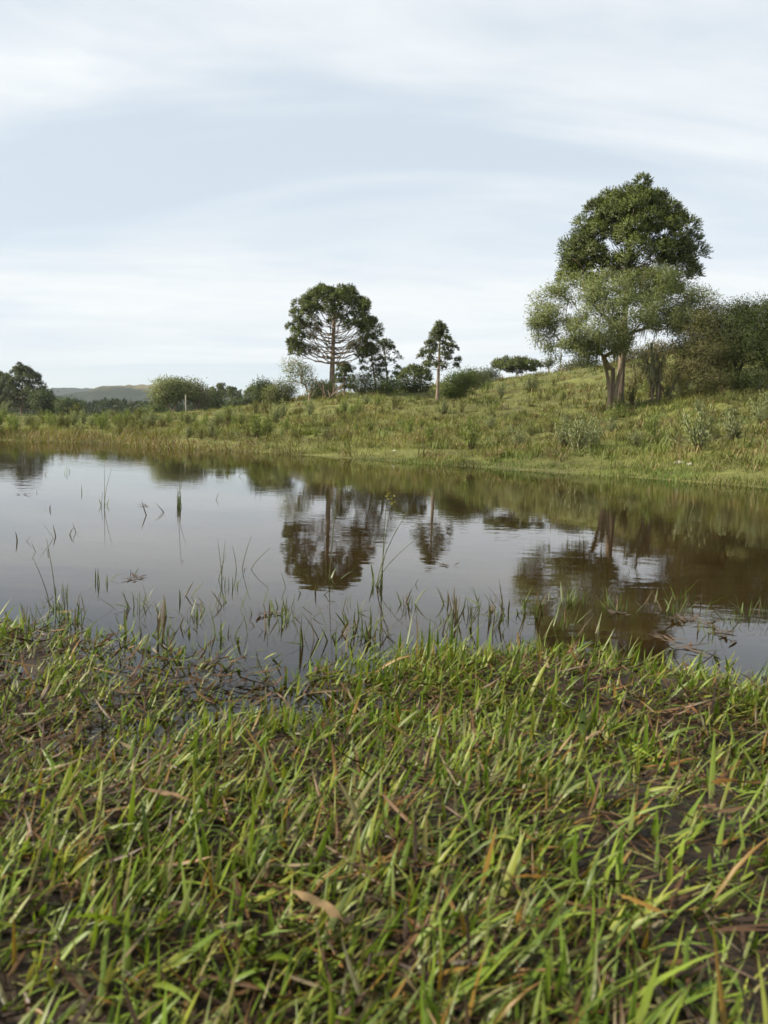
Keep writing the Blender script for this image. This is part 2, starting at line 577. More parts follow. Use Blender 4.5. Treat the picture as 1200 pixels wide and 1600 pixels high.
M = dict(
    ground=mat_ground(), water=mat_water(),
    grass=mat_leaf('wet_grass', .33, .40, .36, .18, 6.0),
    litter=mat_leaf('wet_dead_grass', .12, .45, .35, .25, 9.0),
    dry=mat_leaf('dry_leaf', .15, .8, .15, .35, 60.0),
    bank=mat_leaf('bank_grass', .28, .65, .2, .2, .7),
    needle=mat_leaf('araucaria_needles', .12, .5, .35, .15, 1.2),
    leaf=mat_leaf('foliage', .30, .6, .2, .2, 1.5),
    lichen=mat_leaf('hanging_lichen', .25, .9, .1, .15, 4.0),
    bark_araucaria=mat_bark('araucaria_bark', (.12, .092, .068), (.31, .245, .19)),
    bark_pale=mat_bark('pale_bark', (.15, .115, .085), (.38, .30, .225), 10, .12),
    bark_dark=mat_bark('dark_bark', (.03, .024, .018), (.10, .08, .06)),
    dead=mat_bark('dead_wood', (.13, .09, .065), (.30, .23, .18)),
    post=mat_bark('weathered_post', (.25, .23, .2), (.48, .45, .4)),
    rock=mat_bark('pale_rock', (.20, .18, .14), (.50, .47, .40), 14, 1),
    hill_wood=mat_hill('wooded_hill', [(.35, (.008, .018, .018)), (.65, (.022, .036, .028))], .03),
    hill_bald=mat_hill('bald_hill', [(.47, (.016, .026, .016)), (.53, (.05, .055, .03)), (.60, (.13, .11, .06)), (.85, (.16, .13, .075))], .02, .016, 38),
)


# ------------------------------------------------------------------ ground, water, hills
def build_ground():
    rs = [0.12]
    while rs[-1] < 4500:
        r = rs[-1]
        rs.append(r * (1.016 if r < 2.6 else 1.022 if r < 60 else 1.08))
    rs = np.array(rs)
    a = np.concatenate([np.linspace(-.75, .75, 300), np.linspace(.75, 2 * math.pi - .75, 62)[1:-1]])
    A, Rr = np.meshgrid(a, rs)
    x = Rr * np.sin(A); y = Rr * np.cos(A)
    z = ground_z(x.ravel(), y.ravel())
    n = len(a); k = len(rs)
    i = np.arange(k - 1)[:, None]; j = np.arange(n)[None]
    Q = np.stack([i * n + j, i * n + (j + 1) % n, (i + 1) * n + (j + 1) % n, (i + 1) * n + j], -1).reshape(-1, 4)[:, ::-1]
    sd = pond_sd(x.ravel(), y.ravel())
    turf = sstep(-.35, .1, sd) * sstep(2.6, 4.5, Rr.ravel())
    V = np.stack([x.ravel(), y.ravel(), z], 1)
    V = np.concatenate([V, [[0, 0, z[:n].mean()]]])
    T = [(q, (q + 1) % n, n * k) for q in range(n)]
    bedf = sstep(-.1, -.7, sd); C = np.stack([turf, bedf, turf], 1); C = np.concatenate([C, [[0, 0, 0]]])
    mb = MB(); mb.add(V, T, Q, C)
    tag(mb.build('ground', M['ground']), 'muddy bank, pond bed and grassy slope', None, None, 'structure')
    # water: one level sheet over the pond and the wet bank
    mb = MB()
    c = POND.mean(0)
    P = np.concatenate([POND[:len(far_shore)] + norm(POND[:len(far_shore)] - c) * 1.2, [[9.5, 1.5], [6, -2.5], [-6, -2.5], [-14, 1.0]]])
    V = np.column_stack([P, np.zeros(len(P))]); V = np.concatenate([V, [[c[0], c[1], 0]]])
    mb.add(V, [((q + 1) % len(P), q, len(P)) for q in range(len(P))])
    tag(mb.build('pond_water', M['water'], smooth=False), 'still shallow pond mirroring trees and sky', None, None, 'structure')


build_ground()


def build_far_hill(name, D, prof, depth, mat, label, rough, seed):
    """a ridge whose crest runs through the given (px, py) points at D metres"""
    crest = np.array([at(px, py, D) for px, py in prof])
    xs = np.linspace(crest[0, 0], crest[-1, 0], 200)
    h = np.interp(xs, crest[:, 0], crest[:, 2])
    h = np.convolve(np.pad(h, 6, 'edge'), np.ones(13) / 13, 'valid')
    vs = np.linspace(-1, 1, 41)
    X, Vv = np.meshgrid(xs, vs)
    sh = np.cos(Vv * math.pi / 2) ** 1.2
    Y = D + Vv * depth
    Z = -2 + (h[None] + 2) * sh
    Z = Z + (fbm(X / rough, Y / rough, seed) - .5) * rough * .16 * sstep(0, .3, sh) + (fbm(X / rough * 9, Y / rough * 9, seed + 3, 2) - .5) * rough * .075
    n = len(xs)
    i = np.arange(len(vs) - 1)[:, None]; j = np.arange(n - 1)[None]
    Q = np.stack([i * n + j, i * n + j + 1, (i + 1) * n + j + 1, (i + 1) * n + j], -1).reshape(-1, 4)
    mb = MB(); mb.add(np.stack([X, Y, Z], -1).reshape(-1, 3), None, Q)
    tag(mb.build(name, mat), label, None, None, 'structure')


build_far_hill('wooded_hill', 1500, [(-400, 640), (-150, 628), (20, 622), (80, 616), (122, 610), (160, 613), (230, 612), (400, 622), (520, 640)], 500, M['hill_wood'],
               'dark blue-green wooded hill on the skyline', 120, 31)
build_far_hill('bald_hill', 1000, [(40, 640), (110, 626), (160, 616), (190, 607), (214, 601.5), (245, 603), (300, 607), (340, 611), (375, 617), (430, 630), (520, 645)], 260, M['hill_bald'],
               'brown bald hilltop rising behind the woods', 90, 41)

# ------------------------------------------------------------------ araucaria pines
G_AR = 'araucaria pines around the pond'


def tufts(mb, C, A, Rt, nb, nn, base, nl=.10, nw=.028, rng=R):
    """rosettes of needled branchlets at C, opening along A, radius Rt"""
    k = len(C)
    d = norm(rng.normal(size=(k, nb, 3)) + A[:, None] * .45)
    d[..., 2] = np.where(d[..., 2] < -.3, -d[..., 2] * .6, d[..., 2]); d = norm(d)
    L = Rt[:, None] * rng.uniform(.75, 1.08, (k, nb))
    t = rng.uniform(.25, 1.0, (k, nb, nn)) ** .5
    P = C[:, None, None] + d[:, :, None] * (L[:, :, None] * t)[..., None]
    D = norm(d[:, :, None] * .9 + rng.normal(size=(k, nb, nn, 3)) * .55 + np.array([0, 0, .25]))
    tone = rng.uniform(.7, 1.35, (k, 1, 1, 1)) * rng.uniform(.8, 1.2, (k, nb, 1, 1))
    c = np.asarray(base) * tone * np.ones((k, nb, nn, 1))
    # young shoots at the tips are a lighter green
    c = c * (1 + .45 * sstep(.75, 1, t)[..., None] * np.array([1.1, 1.0, .5]))
    NR = norm((P - C[:, None, None]) / Rt[:, None, None, None] + np.array([0, 0, .25]))
    leaves(mb, P.reshape(-1, 3), D.reshape(-1, 3), nl * rng.uniform(.7, 1.3, k * nb * nn), nw, c.reshape(-1, 3), rng, NR.reshape(-1, 3), True)


def araucaria(px, py, D, top, label, crown, open_below=0.0, lean=0.0, side=.3, tuft=.42, nb=26, nn=11, whorls=9, per=6, seed=1, sub=True, trunk_r=None, sag=.35, inner=.0,
              tone=(.066, .086, .018), start=.0, drop_p=.0, nl=.10, nw=.028, group=G_AR, along=1):
    """crown: [(height fraction, reach in m), ...] from the lowest whorl to the tip"""
    rng = np.random.default_rng(seed)
    b = at(px, py, D)
    z0 = gz(b[0], b[1]) - .05
    b[2] = z0
    tp = at(top[0], top[1], D)
    H = tp[2] - z0
    root = thing('araucaria_tree', b, label, 'tree', group)
    tx = tp[0] - b[0]
    tr = trunk_r or H * .028
    ts = np.linspace(0, 1, 14)
    axis = lambda t: np.stack([tx * t ** 1.3 + .02 * H * lean * np.sin(t * 3), .012 * H * np.sin(t * 5 + seed), H * t * .97], -1)
    mb = MB()
    rr = tr * (1 - .72 * ts) * (1 + .55 * np.exp(-ts * 26))
    tube(mb, axis(ts), rr, 10)
    mb.build('trunk', M['bark_araucaria'], root)
    fr = np.array([c[0] for c in crown]); re = np.array([c[1] for c in crown])
    C = []; A = []; Rt = []
    wood = MB()
    for wi in range(whorls):
        f = fr[0] + (fr[-1] - fr[0]) * (wi / (whorls - 1)) ** .9
        reach = np.interp(f, fr, re)
        n = max(3, int(round(per * (0.6 + .55 * reach / re.max()))))
        a0 = rng.uniform(0, 6.28)
        for q in range(n):
            if rng.random() < drop_p: continue
            a = a0 + q * 2 * math.pi / n + rng.normal() * .16
            rch = reach * rng.uniform(.80, 1.06)
            tipz = f * H + rng.normal() * .02 * H
            zf = np.clip(f - sag * (.35 + .9 * (f - fr[0]) / (fr[-1] - fr[0])) * rch / H - .02, .12, .96)
            s = axis(np.array(zf))
            u = np.array([math.cos(a), math.sin(a), 0])
            end = axis(np.array(min(f, 1.0))) * np.array([1, 1, 0]) + u * rch + np.array([0, 0, tipz])
            mid1 = s + u * rch * .35 + np.array([0, 0, -.03 * rch])
            mid2 = s + u * rch * .75 + np.array([0, 0, (end[2] - s[2]) * .35])
            tt = np.linspace(0, 1, 8)[:, None]
            path = (1 - tt) ** 3 * s + 3 * (1 - tt) ** 2 * tt * mid1 + 3 * (1 - tt) * tt ** 2 * mid2 + tt ** 3 * end
            path[1:-1] += rng.normal(size=(6, 3)) * .02 * rch
            br = MB() if sub else wood
            r0 = tr * (.22 - .09 * f) * (0.6 + .4 * rch / re.max())
            tube(br, path, r0 * (1 - .6 * tt[:, 0]), 5)
            if sub: br.build('branch', M['bark_araucaria'], root)
            if f < open_below and abs(math.cos(a)) < .62: continue          # bare boughs under the umbrella
            d_end = norm(path[-1] - path[-3])
            C.append(path[-1]); A.append(d_end); Rt.append(tuft * rng.uniform(.68, 1.2))
            for e in range(along):
                kx = rng.integers(4, 7)
                C.append(path[kx] + rng.normal(size=3) * tuft * .35 + u * .05 + np.array([0, 0, tuft * .35])); A.append(norm(d_end + np.array([0, 0, .6]))); Rt.append(tuft * rng.uniform(.6, .9))
            if rng.random() < inner:
                C.append(path[3] + rng.normal(size=3) * tuft * .4 + np.array([0, 0, tuft * .5])); A.append(np.array([0, 0, 1.0])); Rt.append(tuft * .75)
            # side shoots either side of the tip
            sd = np.array([-u[1], u[0], 0])
            for sg in (-1, 1):
                if rng.random() < side:
                    C.append(path[6] + sd * sg * tuft * rng.uniform(.7, 1.15) + np.array([0, 0, tuft * rng.uniform(-.1, .35)])); A.append(norm(d_end + sd * sg * .7)); Rt.append(tuft * rng.uniform(.65, .95))
    for q in range(4):
        C.append(axis(np.array(1.0)) + rng.normal(size=3) * tuft * np.array([.7, .7, .2]) - np.array([0, 0, tuft * .5])); A.append(np.array([0, 0, 1.0])); Rt.append(tuft * .9)
    if not sub: wood.build('branches', M['bark_araucaria'], root)
    cm = MB()
    tufts(cm, np.array(C), np.array(A), np.array(Rt), nb, nn, tone, nl, nw, rng)
    cm.build('crown', M['needle'], root)
    return root


araucaria(965, 640, 24.6, (991, 306), 'tallest araucaria pine with dense rounded dark crown above the pale feathery tree',
          [(.60, 1.85), (.66, 1.95), (.73, 1.95), (.81, 1.75), (.88, 1.45), (.94, 1.05), (.98, .65), (1.0, .3)], open_below=.63, tuft=.45, whorls=9, per=10, seed=4, sag=.5, inner=.0, drop_p=.05, nb=130, nn=16, nl=.055, nw=.021, along=0, side=.3, trunk_r=.135)
araucaria(518, 622, 38.8, (523, 456), 'umbrella-shaped araucaria pine with bare trunk and arching lower branches in the middle',
          [(.44, 1.95), (.52, 2.2), (.60, 2.3), (.68, 2.2), (.76, 2.05), (.84, 1.95), (.91, 1.7), (.96, 1.3), (1.0, .8)], open_below=.72, tuft=.41, whorls=10, per=12, seed=9, sag=.5, inner=.0,
          nb=100, nn=15, nl=.06, nw=.025, along=0, side=.2, trunk_r=.17, drop_p=.10)
araucaria(683, 632, 31.5, (688, 511), 'small young araucaria pine with thin straight trunk and open tiered crown',
          [(.50, .72), (.6, .80), (.7, .68), (.8, .5), (.9, .30), (1.0, .1)], tuft=.21, whorls=7, per=5, seed=14, sag=.25, tone=(.075, .092, .036), nb=40, nn=11, nl=.055, nw=.02, trunk_r=.085, along=1, side=.3)
YP = dict(sag=.25, sub=False, nb=36, nn=10, tone=(.06, .08, .028), trunk_r=.07, nl=.07, nw=.026, side=.15, along=0)
araucaria(588, 618, 41, (578, 541), 'left one of two young araucarias standing close together beside the umbrella araucaria',
          [(.34, .5), (.5, .62), (.7, .60), (.85, .4), (1.0, .1)], tuft=.27, whorls=6, per=4, seed=22, **YP)
araucaria(606, 618, 41.5, (600, 535), 'right one of two young araucarias standing close together beside the umbrella araucaria',
          [(.38, .75), (.5, .8), (.7, .68), (.85, .5), (1.0, .1)], tuft=.28, whorls=6, per=4, seed=25, **YP)
araucaria(538, 618, 43, (538, 572), 'little dark araucaria just behind the trunk of the umbrella araucaria',
          [(.25, .45), (.5, .5), (.75, .38), (1.0, .1)], tuft=.26, whorls=5, per=5, seed=27, sub=False, nb=36, nn=10, trunk_r=.07, along=0, nl=.07, nw=.026)
araucaria(33, 655, 100, (36, 579), 'big dark round-topped araucaria at the far left end of the bank',
          [(.28, 3.4), (.4, 3.6), (.55, 3.4), (.7, 2.8), (.85, 1.9), (.95, 1.0), (1.0, .4)], tuft=.72, whorls=9, per=7, seed=31, sub=False, nb=50, nn=12, nl=.14, nw=.055, inner=.4, along=0, tone=(.05, .066, .018), side=.5)
araucaria(-2, 655, 104, (-2, 590), 'araucaria half cut off by the left edge of the picture',
          [(.3, 2.6), (.5, 2.8), (.7, 2.4), (.9, 1.3), (1.0, .4)], tuft=.7, whorls=8, per=6, seed=33, sub=False, nb=46, nn=11, nl=.14, nw=.055, inner=.5, along=0)
araucaria(646, 618, 44, (648, 576), 'low dark umbrella araucaria left of the small straight young pine',
          [(.60, .9), (.75, .95), (.9, .7), (1.0, .25)], tuft=.3, whorls=4, per=6, seed=35, sub=False, nb=40, nn=10, trunk_r=.07, along=0, nl=.07, nw=.026)
araucaria(806, 600, 60, (806, 565), 'flat-topped dark araucaria clump on the crest of the slope',
          [(.55, 1.6), (.72, 1.7), (.9, 1.4), (1.0, .8)], tuft=.42, whorls=4, per=9, seed=37, sub=False, nb=44, nn=11, nl=.1, nw=.036, inner=.6, along=0)
for q, (px, py, D, tp, wd) in enumerate([(346, 632, 150, 604, 2.2), (362, 633, 160, 608, 2.0), (398, 634, 140, 607, 1.8)]):
    araucaria(px, py, D, (px, tp), ['distant flat-topped araucaria right of the pale round trees', 'distant dark araucaria, second of three on the low skyline',
                                    'distant dark araucaria nearest the middle bushes'][q],
              [(.75, wd), (.85, wd * 1.1), (.95, wd * .8), (1.0, .4)], tuft=.6, whorls=4, per=6, seed=60 + q, sub=False, nb=30, nn=9, nl=.2, nw=.08, trunk_r=.16, along=0)


# ------------------------------------------------------------------ broadleaf trees and shrubs
def skeleton(rng, roots, pts, step, up=0.0):
    """joins crown points to a growing tree of nodes, nearest first; returns nodes, parents"""
    nodes = [np.array(p, float) for p in roots]
    par = [-1] + list(range(len(roots) - 1))
    dist0 = [0.0]
    for i in range(1, len(roots)): dist0.append(dist0[-1] + np.linalg.norm(nodes[i] - nodes[i - 1]))
    order = np.argsort(np.linalg.norm(pts - nodes[-1], axis=1))
    tips = []
    for oi in order:
        p = pts[oi]
        NA = np.array(nodes); d = np.linalg.norm(NA - p, axis=1)
        cost = d + .35 * np.array(dist0) + np.where(NA[:, 2] > p[2] + up, .5 * (NA[:, 2] - p[2] - up), 0)
        cost[:max(1, len(roots) // 2)] += 1e3
        j = int(np.argmin(cost)); L = d[j]
        n = max(1, int(L / step)); prev = j; a = nodes[j]
        for q in range(1, n + 1):
            t = q / n
            x = a + (p - a) * t + np.array([0, 0, .12 * L * math.sin(t * math.pi)]) * (1 if p[2] < a[2] + .3 * L else -.3)
            if q < n: x = x + rng.normal(size=3) * step * .16
            nodes.append(x); par.append(prev); dist0.append(dist0[prev] + L / n); prev = len(nodes) - 1
        tips.append(prev)
    return np.array(nodes), np.array(par), tips


def limbs(nodes, par, tips, r_tip, power=2.4):
    n = len(nodes); w = np.zeros(n)
    for t in tips: w[t] += r_tip ** power
    for i in range(n - 1, 0, -1):
        if w[i] == 0: w[i] = r_tip ** power
        w[par[i]] += w[i]
    return w ** (1 / power)


def wood_meshes(nodes, par, rr, split):
    big, small = MB(), MB()
    child_of = {}
    for i in range(1, len(nodes)): child_of.setdefault(par[i], []).append(i)
    used = set()
    for i in range(1, len(nodes)):
        if i in used: continue
        path = [par[i], i]; used.add(i)
        cur = i
        while cur in child_of:
            c = [k for k in child_of[cur] if k not in used]
            if not c: break
            k = max(c, key=lambda q: rr[q]); used.add(k); path.append(k); cur = k
        r = rr[path].copy(); r[0] = min(r[0], r[1] * 1.25)
        P = nodes[path]
        if len(path) == 2:
            P = np.array([P[0], (P[0] + P[1]) / 2, P[1]]); r = np.array([r[0], (r[0] + r[1]) / 2, r[1]])
        tube(big if r.max() > split else small, P, r, 8 if r.max() > split else 4)
    return big, small


def blob_points(rng, lobes, n):
    """points in the outer part of a union of ellipsoids (cx, cy, cz, rx, ry, rz)"""
    vol = np.array([l[3] * l[4] * l[5] for l in lobes]) ** .75; vol /= vol.sum()
    out = []
    for l, f in zip(lobes, vol):
        k = max(4, int(n * f))
        d = norm(rng.normal(size=(k, 3)))
        r = rng.uniform(.45, 1, (k, 1)) ** .6
        out.append(np.array(l[:3]) + d * r * np.array(l[3:]))
    return np.concatenate(out)


def broadleaf(name, b, lobes, label, cat, roots=None, n=160, per=60, spread=.25, ll=.10, lw=.03, tone=(.06, .08, .03), tone2=None, hang=0.0, r_tip=.008, power=2.4,
              step=.25, split=.05, bark='bark_pale', seed=1, group=None, mat='leaf', flat=.7, upw=.2, tonev=.25):
    rng = np.random.default_rng(seed)
    root = thing(name, b, label, cat, group)
    pts = blob_points(rng, lobes, n)
    pts = pts[pts[:, 2] > .12]
    roots = roots if roots is not None else [(0, 0, -.1), (0, 0, .15), (0, 0, .3)]
    nodes, par, tips = skeleton(rng, roots, pts, step)
    rr = limbs(nodes, par, tips, r_tip, power)
    big, small = wood_meshes(nodes, par, rr, split)
    if big.n: big.build('trunk', M[bark], root)
    if small.n: small.build('branches' if big.n else 'stems', M[bark], root)
    T = nodes[tips]
    k = len(T)
    off = rng.normal(size=(k, per, 3)) * spread * np.array([1, 1, flat])
    P = T[:, None] + off
    D = norm(off) * .7 + rng.normal(size=(k, per, 3)) * .6 + np.array([0, 0, upw - hang])
    t1 = np.asarray(tone); t2 = np.asarray(tone2 if tone2 is not None else tone)
    mixf = rng.uniform(0, 1, (k, 1, 1))
    c = (t1 * (1 - mixf) + t2 * mixf) * rng.uniform(1 - tonev, 1 + tonev, (k, per, 1))
    cm = MB()
    NR = norm(norm(off) * .9 + norm(T - T.mean(0))[:, None] * .5 + np.array([0, 0, .35]))
    leaves(cm, P.reshape(-1, 3), D.reshape(-1, 3), ll * rng.uniform(.6, 1.4, k * per), lw, c.reshape(-1, 3), rng, NR.reshape(-1, 3))
    cm.build('crown', M[mat], root)
    return root, nodes, par, rr, tips, rng


def lobes_px(b, D, items):
    """ellipsoids given by photo centre and half-axes in pixels, at D metres (+ depth offset), made local to b"""
    out = []
    for px, py, hx, hy, dd in items:
        p = at(px, py, D + dd) - b
        s = (D + dd) / FPX
        out.append((p[0], p[1], p[2], hx * s, max(hx, hy) * s * .85, hy * s))
    return out


def base_at(px, py, D):
    b = at(px, py, D); b[2] = gz(b[0], b[1]) - .03
    return b


# the pale feathery tree in front of the tallest araucaria
D = 24.0
b = base_at(955, 646, D - .5)
lob = lobes_px(b, D, [(866, 484, 42, 32, -1.2), (905, 455, 38, 28, -1.4), (935, 505, 46, 40, -2.0), (1012, 450, 46, 28, -1.6), (1050, 468, 40, 28, -1.4), (985, 488, 40, 32, -2.2), (1078, 488, 22, 26, -.8),
                       (850, 516, 26, 18, -1.2), (950, 455, 40, 26, -1.9), (890, 545, 40, 18, -1.2), (1035, 500, 36, 20, -1.6), (930, 550, 36, 22, -1.6), (1085, 466, 24, 20, -1.4), (975, 525, 30, 22, -1.8), (1062, 502, 30, 20, -1.6), (1030, 436, 34, 18, -1.4)])
t, nodes, par, rr, tips, rng = broadleaf('feathery_tree', b, lob, 'pale feathery tree with leaning limbs and hanging lichen in front of the tallest araucaria', 'tree',
    roots=[(0, 0, -.1), (0, 0, .35), (-.01, 0, .7), (-.02, 0, 1.0), (-.04, 0, 1.35)], n=350, per=160, spread=.125, ll=.09, lw=.022, tonev=.2, tone=(.15, .18, .068), tone2=(.195, .22, .10), hang=.15,
    r_tip=.0056, power=2.3, step=.22, split=.04, seed=5)
mb = MB()
tt = np.linspace(0, 1, 10)[:, None]
for st, md, en, r0 in [((-.10, -.05, -.1), (-.02, -.1, 1.1), (-.75, -.2, 2.3), .075), ((.06, -.05, -.1), (.02, -.1, 1.2), (.55, .1, 2.5), .08)]:
    st, md, en = map(np.array, (st, md, en))
    tube(mb, (1 - tt) ** 2 * st + 2 * tt * (1 - tt) * md + tt ** 2 * en, r0 * (1 - .6 * tt[:, 0]), 9)
mb.build('side_stem', M['bark_pale'], t)
# lichen strands
mb = MB()
low = nodes[(rr < .05)]
low = low[(low[:, 2] < np.median(low[:, 2]))]
pk = low[rng.integers(0, len(low), 420)] + rng.normal(size=(420, 3)) * .06
blades(mb, pk, rng.uniform(0, 6.28, 420), math.pi - .12, rng.normal(size=420) * .1, rng.uniform(.12, .42, 420), .028, np.array([.22, .23, .13]) * rng.uniform(.7, 1.2, (420, 1)), 4)
tag(mb.build('hanging_lichen', M['lichen'], t), kind='stuff')

# lichen-draped dead boughs leaning out to its right
b2 = base_at(1022, 622, 23.0)
rng = np.random.default_rng(77)
t = thing('leaning_dead_tree', b2, 'bare lichen-draped boughs sprawling between the feathery tree and the dark thicket', 'tree')
mb = MB(); lm = MB()
for q in range(9):
    a = np.array([rng.uniform(-.4, .5), rng.uniform(-.3, .3), -.1])
    e = np.array([rng.uniform(-.9, 1.5), rng.uniform(-.6, .6), rng.uniform(.9, 1.75)])
    m_ = (a + e) / 2 + np.array([0, 0, .5]) + rng.normal(size=3) * .12
    tt = np.linspace(0, 1, 9)[:, None]
    p = (1 - tt) ** 2 * a + 2 * tt * (1 - tt) * m_ + tt ** 2 * e
    tube(mb, p, .035 * (1 - .75 * tt[:, 0]), 5)
    k = 46
    i = rng.integers(3, 9, k)
    blades(lm, p[i] + rng.normal(size=(k, 3)) * .05, rng.uniform(0, 6.28, k), math.pi - .2, rng.normal(size=k) * .2, rng.uniform(.12, .42, k), .03, np.array([.27, .27, .18]) * rng.uniform(.7, 1.2, (k, 1)), 4)
    leaves(lm, p[i] + rng.normal(size=(k, 3)) * .1, rng.normal(size=(k, 3)), .09, .025, np.array([.17, .18, .10]) * rng.uniform(.7, 1.2, (k, 1)), rng)
mb.build('boughs', M['dead'], t)
tag(lm.build('hanging_lichen', M['lichen'], t), kind='stuff')

# thicket at the right edge
D = 22.0
b = base_at(1092, 612, D)
broadleaf('olive_bush', b, lobes_px(b, D, [(1092, 525, 32, 34, 0), (1116, 502, 30, 28, .4), (1090, 565, 28, 30, -.4), (1122, 555, 32, 36, -.2), (1112, 594, 26, 14, -.8)]),
          'olive-grey lichen-covered bush at the left end of the dark thicket', 'bush', n=270, per=130, spread=.17, ll=.06, lw=.02, tone=(.085, .092, .03), tone2=(.14, .13, .058), r_tip=.006, bark='bark_dark', seed=8, hang=.2)
b = base_at(1150, 615, D)
broadleaf('dark_tree', b, lobes_px(b, D, [(1150, 500, 32, 30, 0), (1185, 505, 44, 38, .2), (1165, 545, 40, 28, -.5), (1140, 530, 26, 26, .6), (1160, 596, 26, 12, -.9)]),
          'dark green dense tree with several thin stems in the thicket', 'tree', n=230, per=150, spread=.17, ll=.06, lw=.023, tone=(.035, .054, .016), tone2=(.068, .085, .025), r_tip=.007, bark='bark_dark', seed=12,
          roots=[(0, 0, -.1), (.02, 0, .3), (0, 0, .6)])
b = base_at(1232, 618, D - .6)
broadleaf('dark_tree', b, lobes_px(b, D - .6, [(1220, 505, 46, 40, 0), (1275, 520, 44, 40, .2), (1235, 560, 50, 28, -.5)]),
          'dark green tree cut off by the right edge of the picture', 'tree', n=220, per=150, spread=.17, ll=.06, lw=.023, tone=(.035, .054, .016), tone2=(.068, .085, .025), r_tip=.007, bark='bark_dark', seed=13,
          roots=[(0, 0, -.1), (.02, 0, .3), (0, 0, .6)])

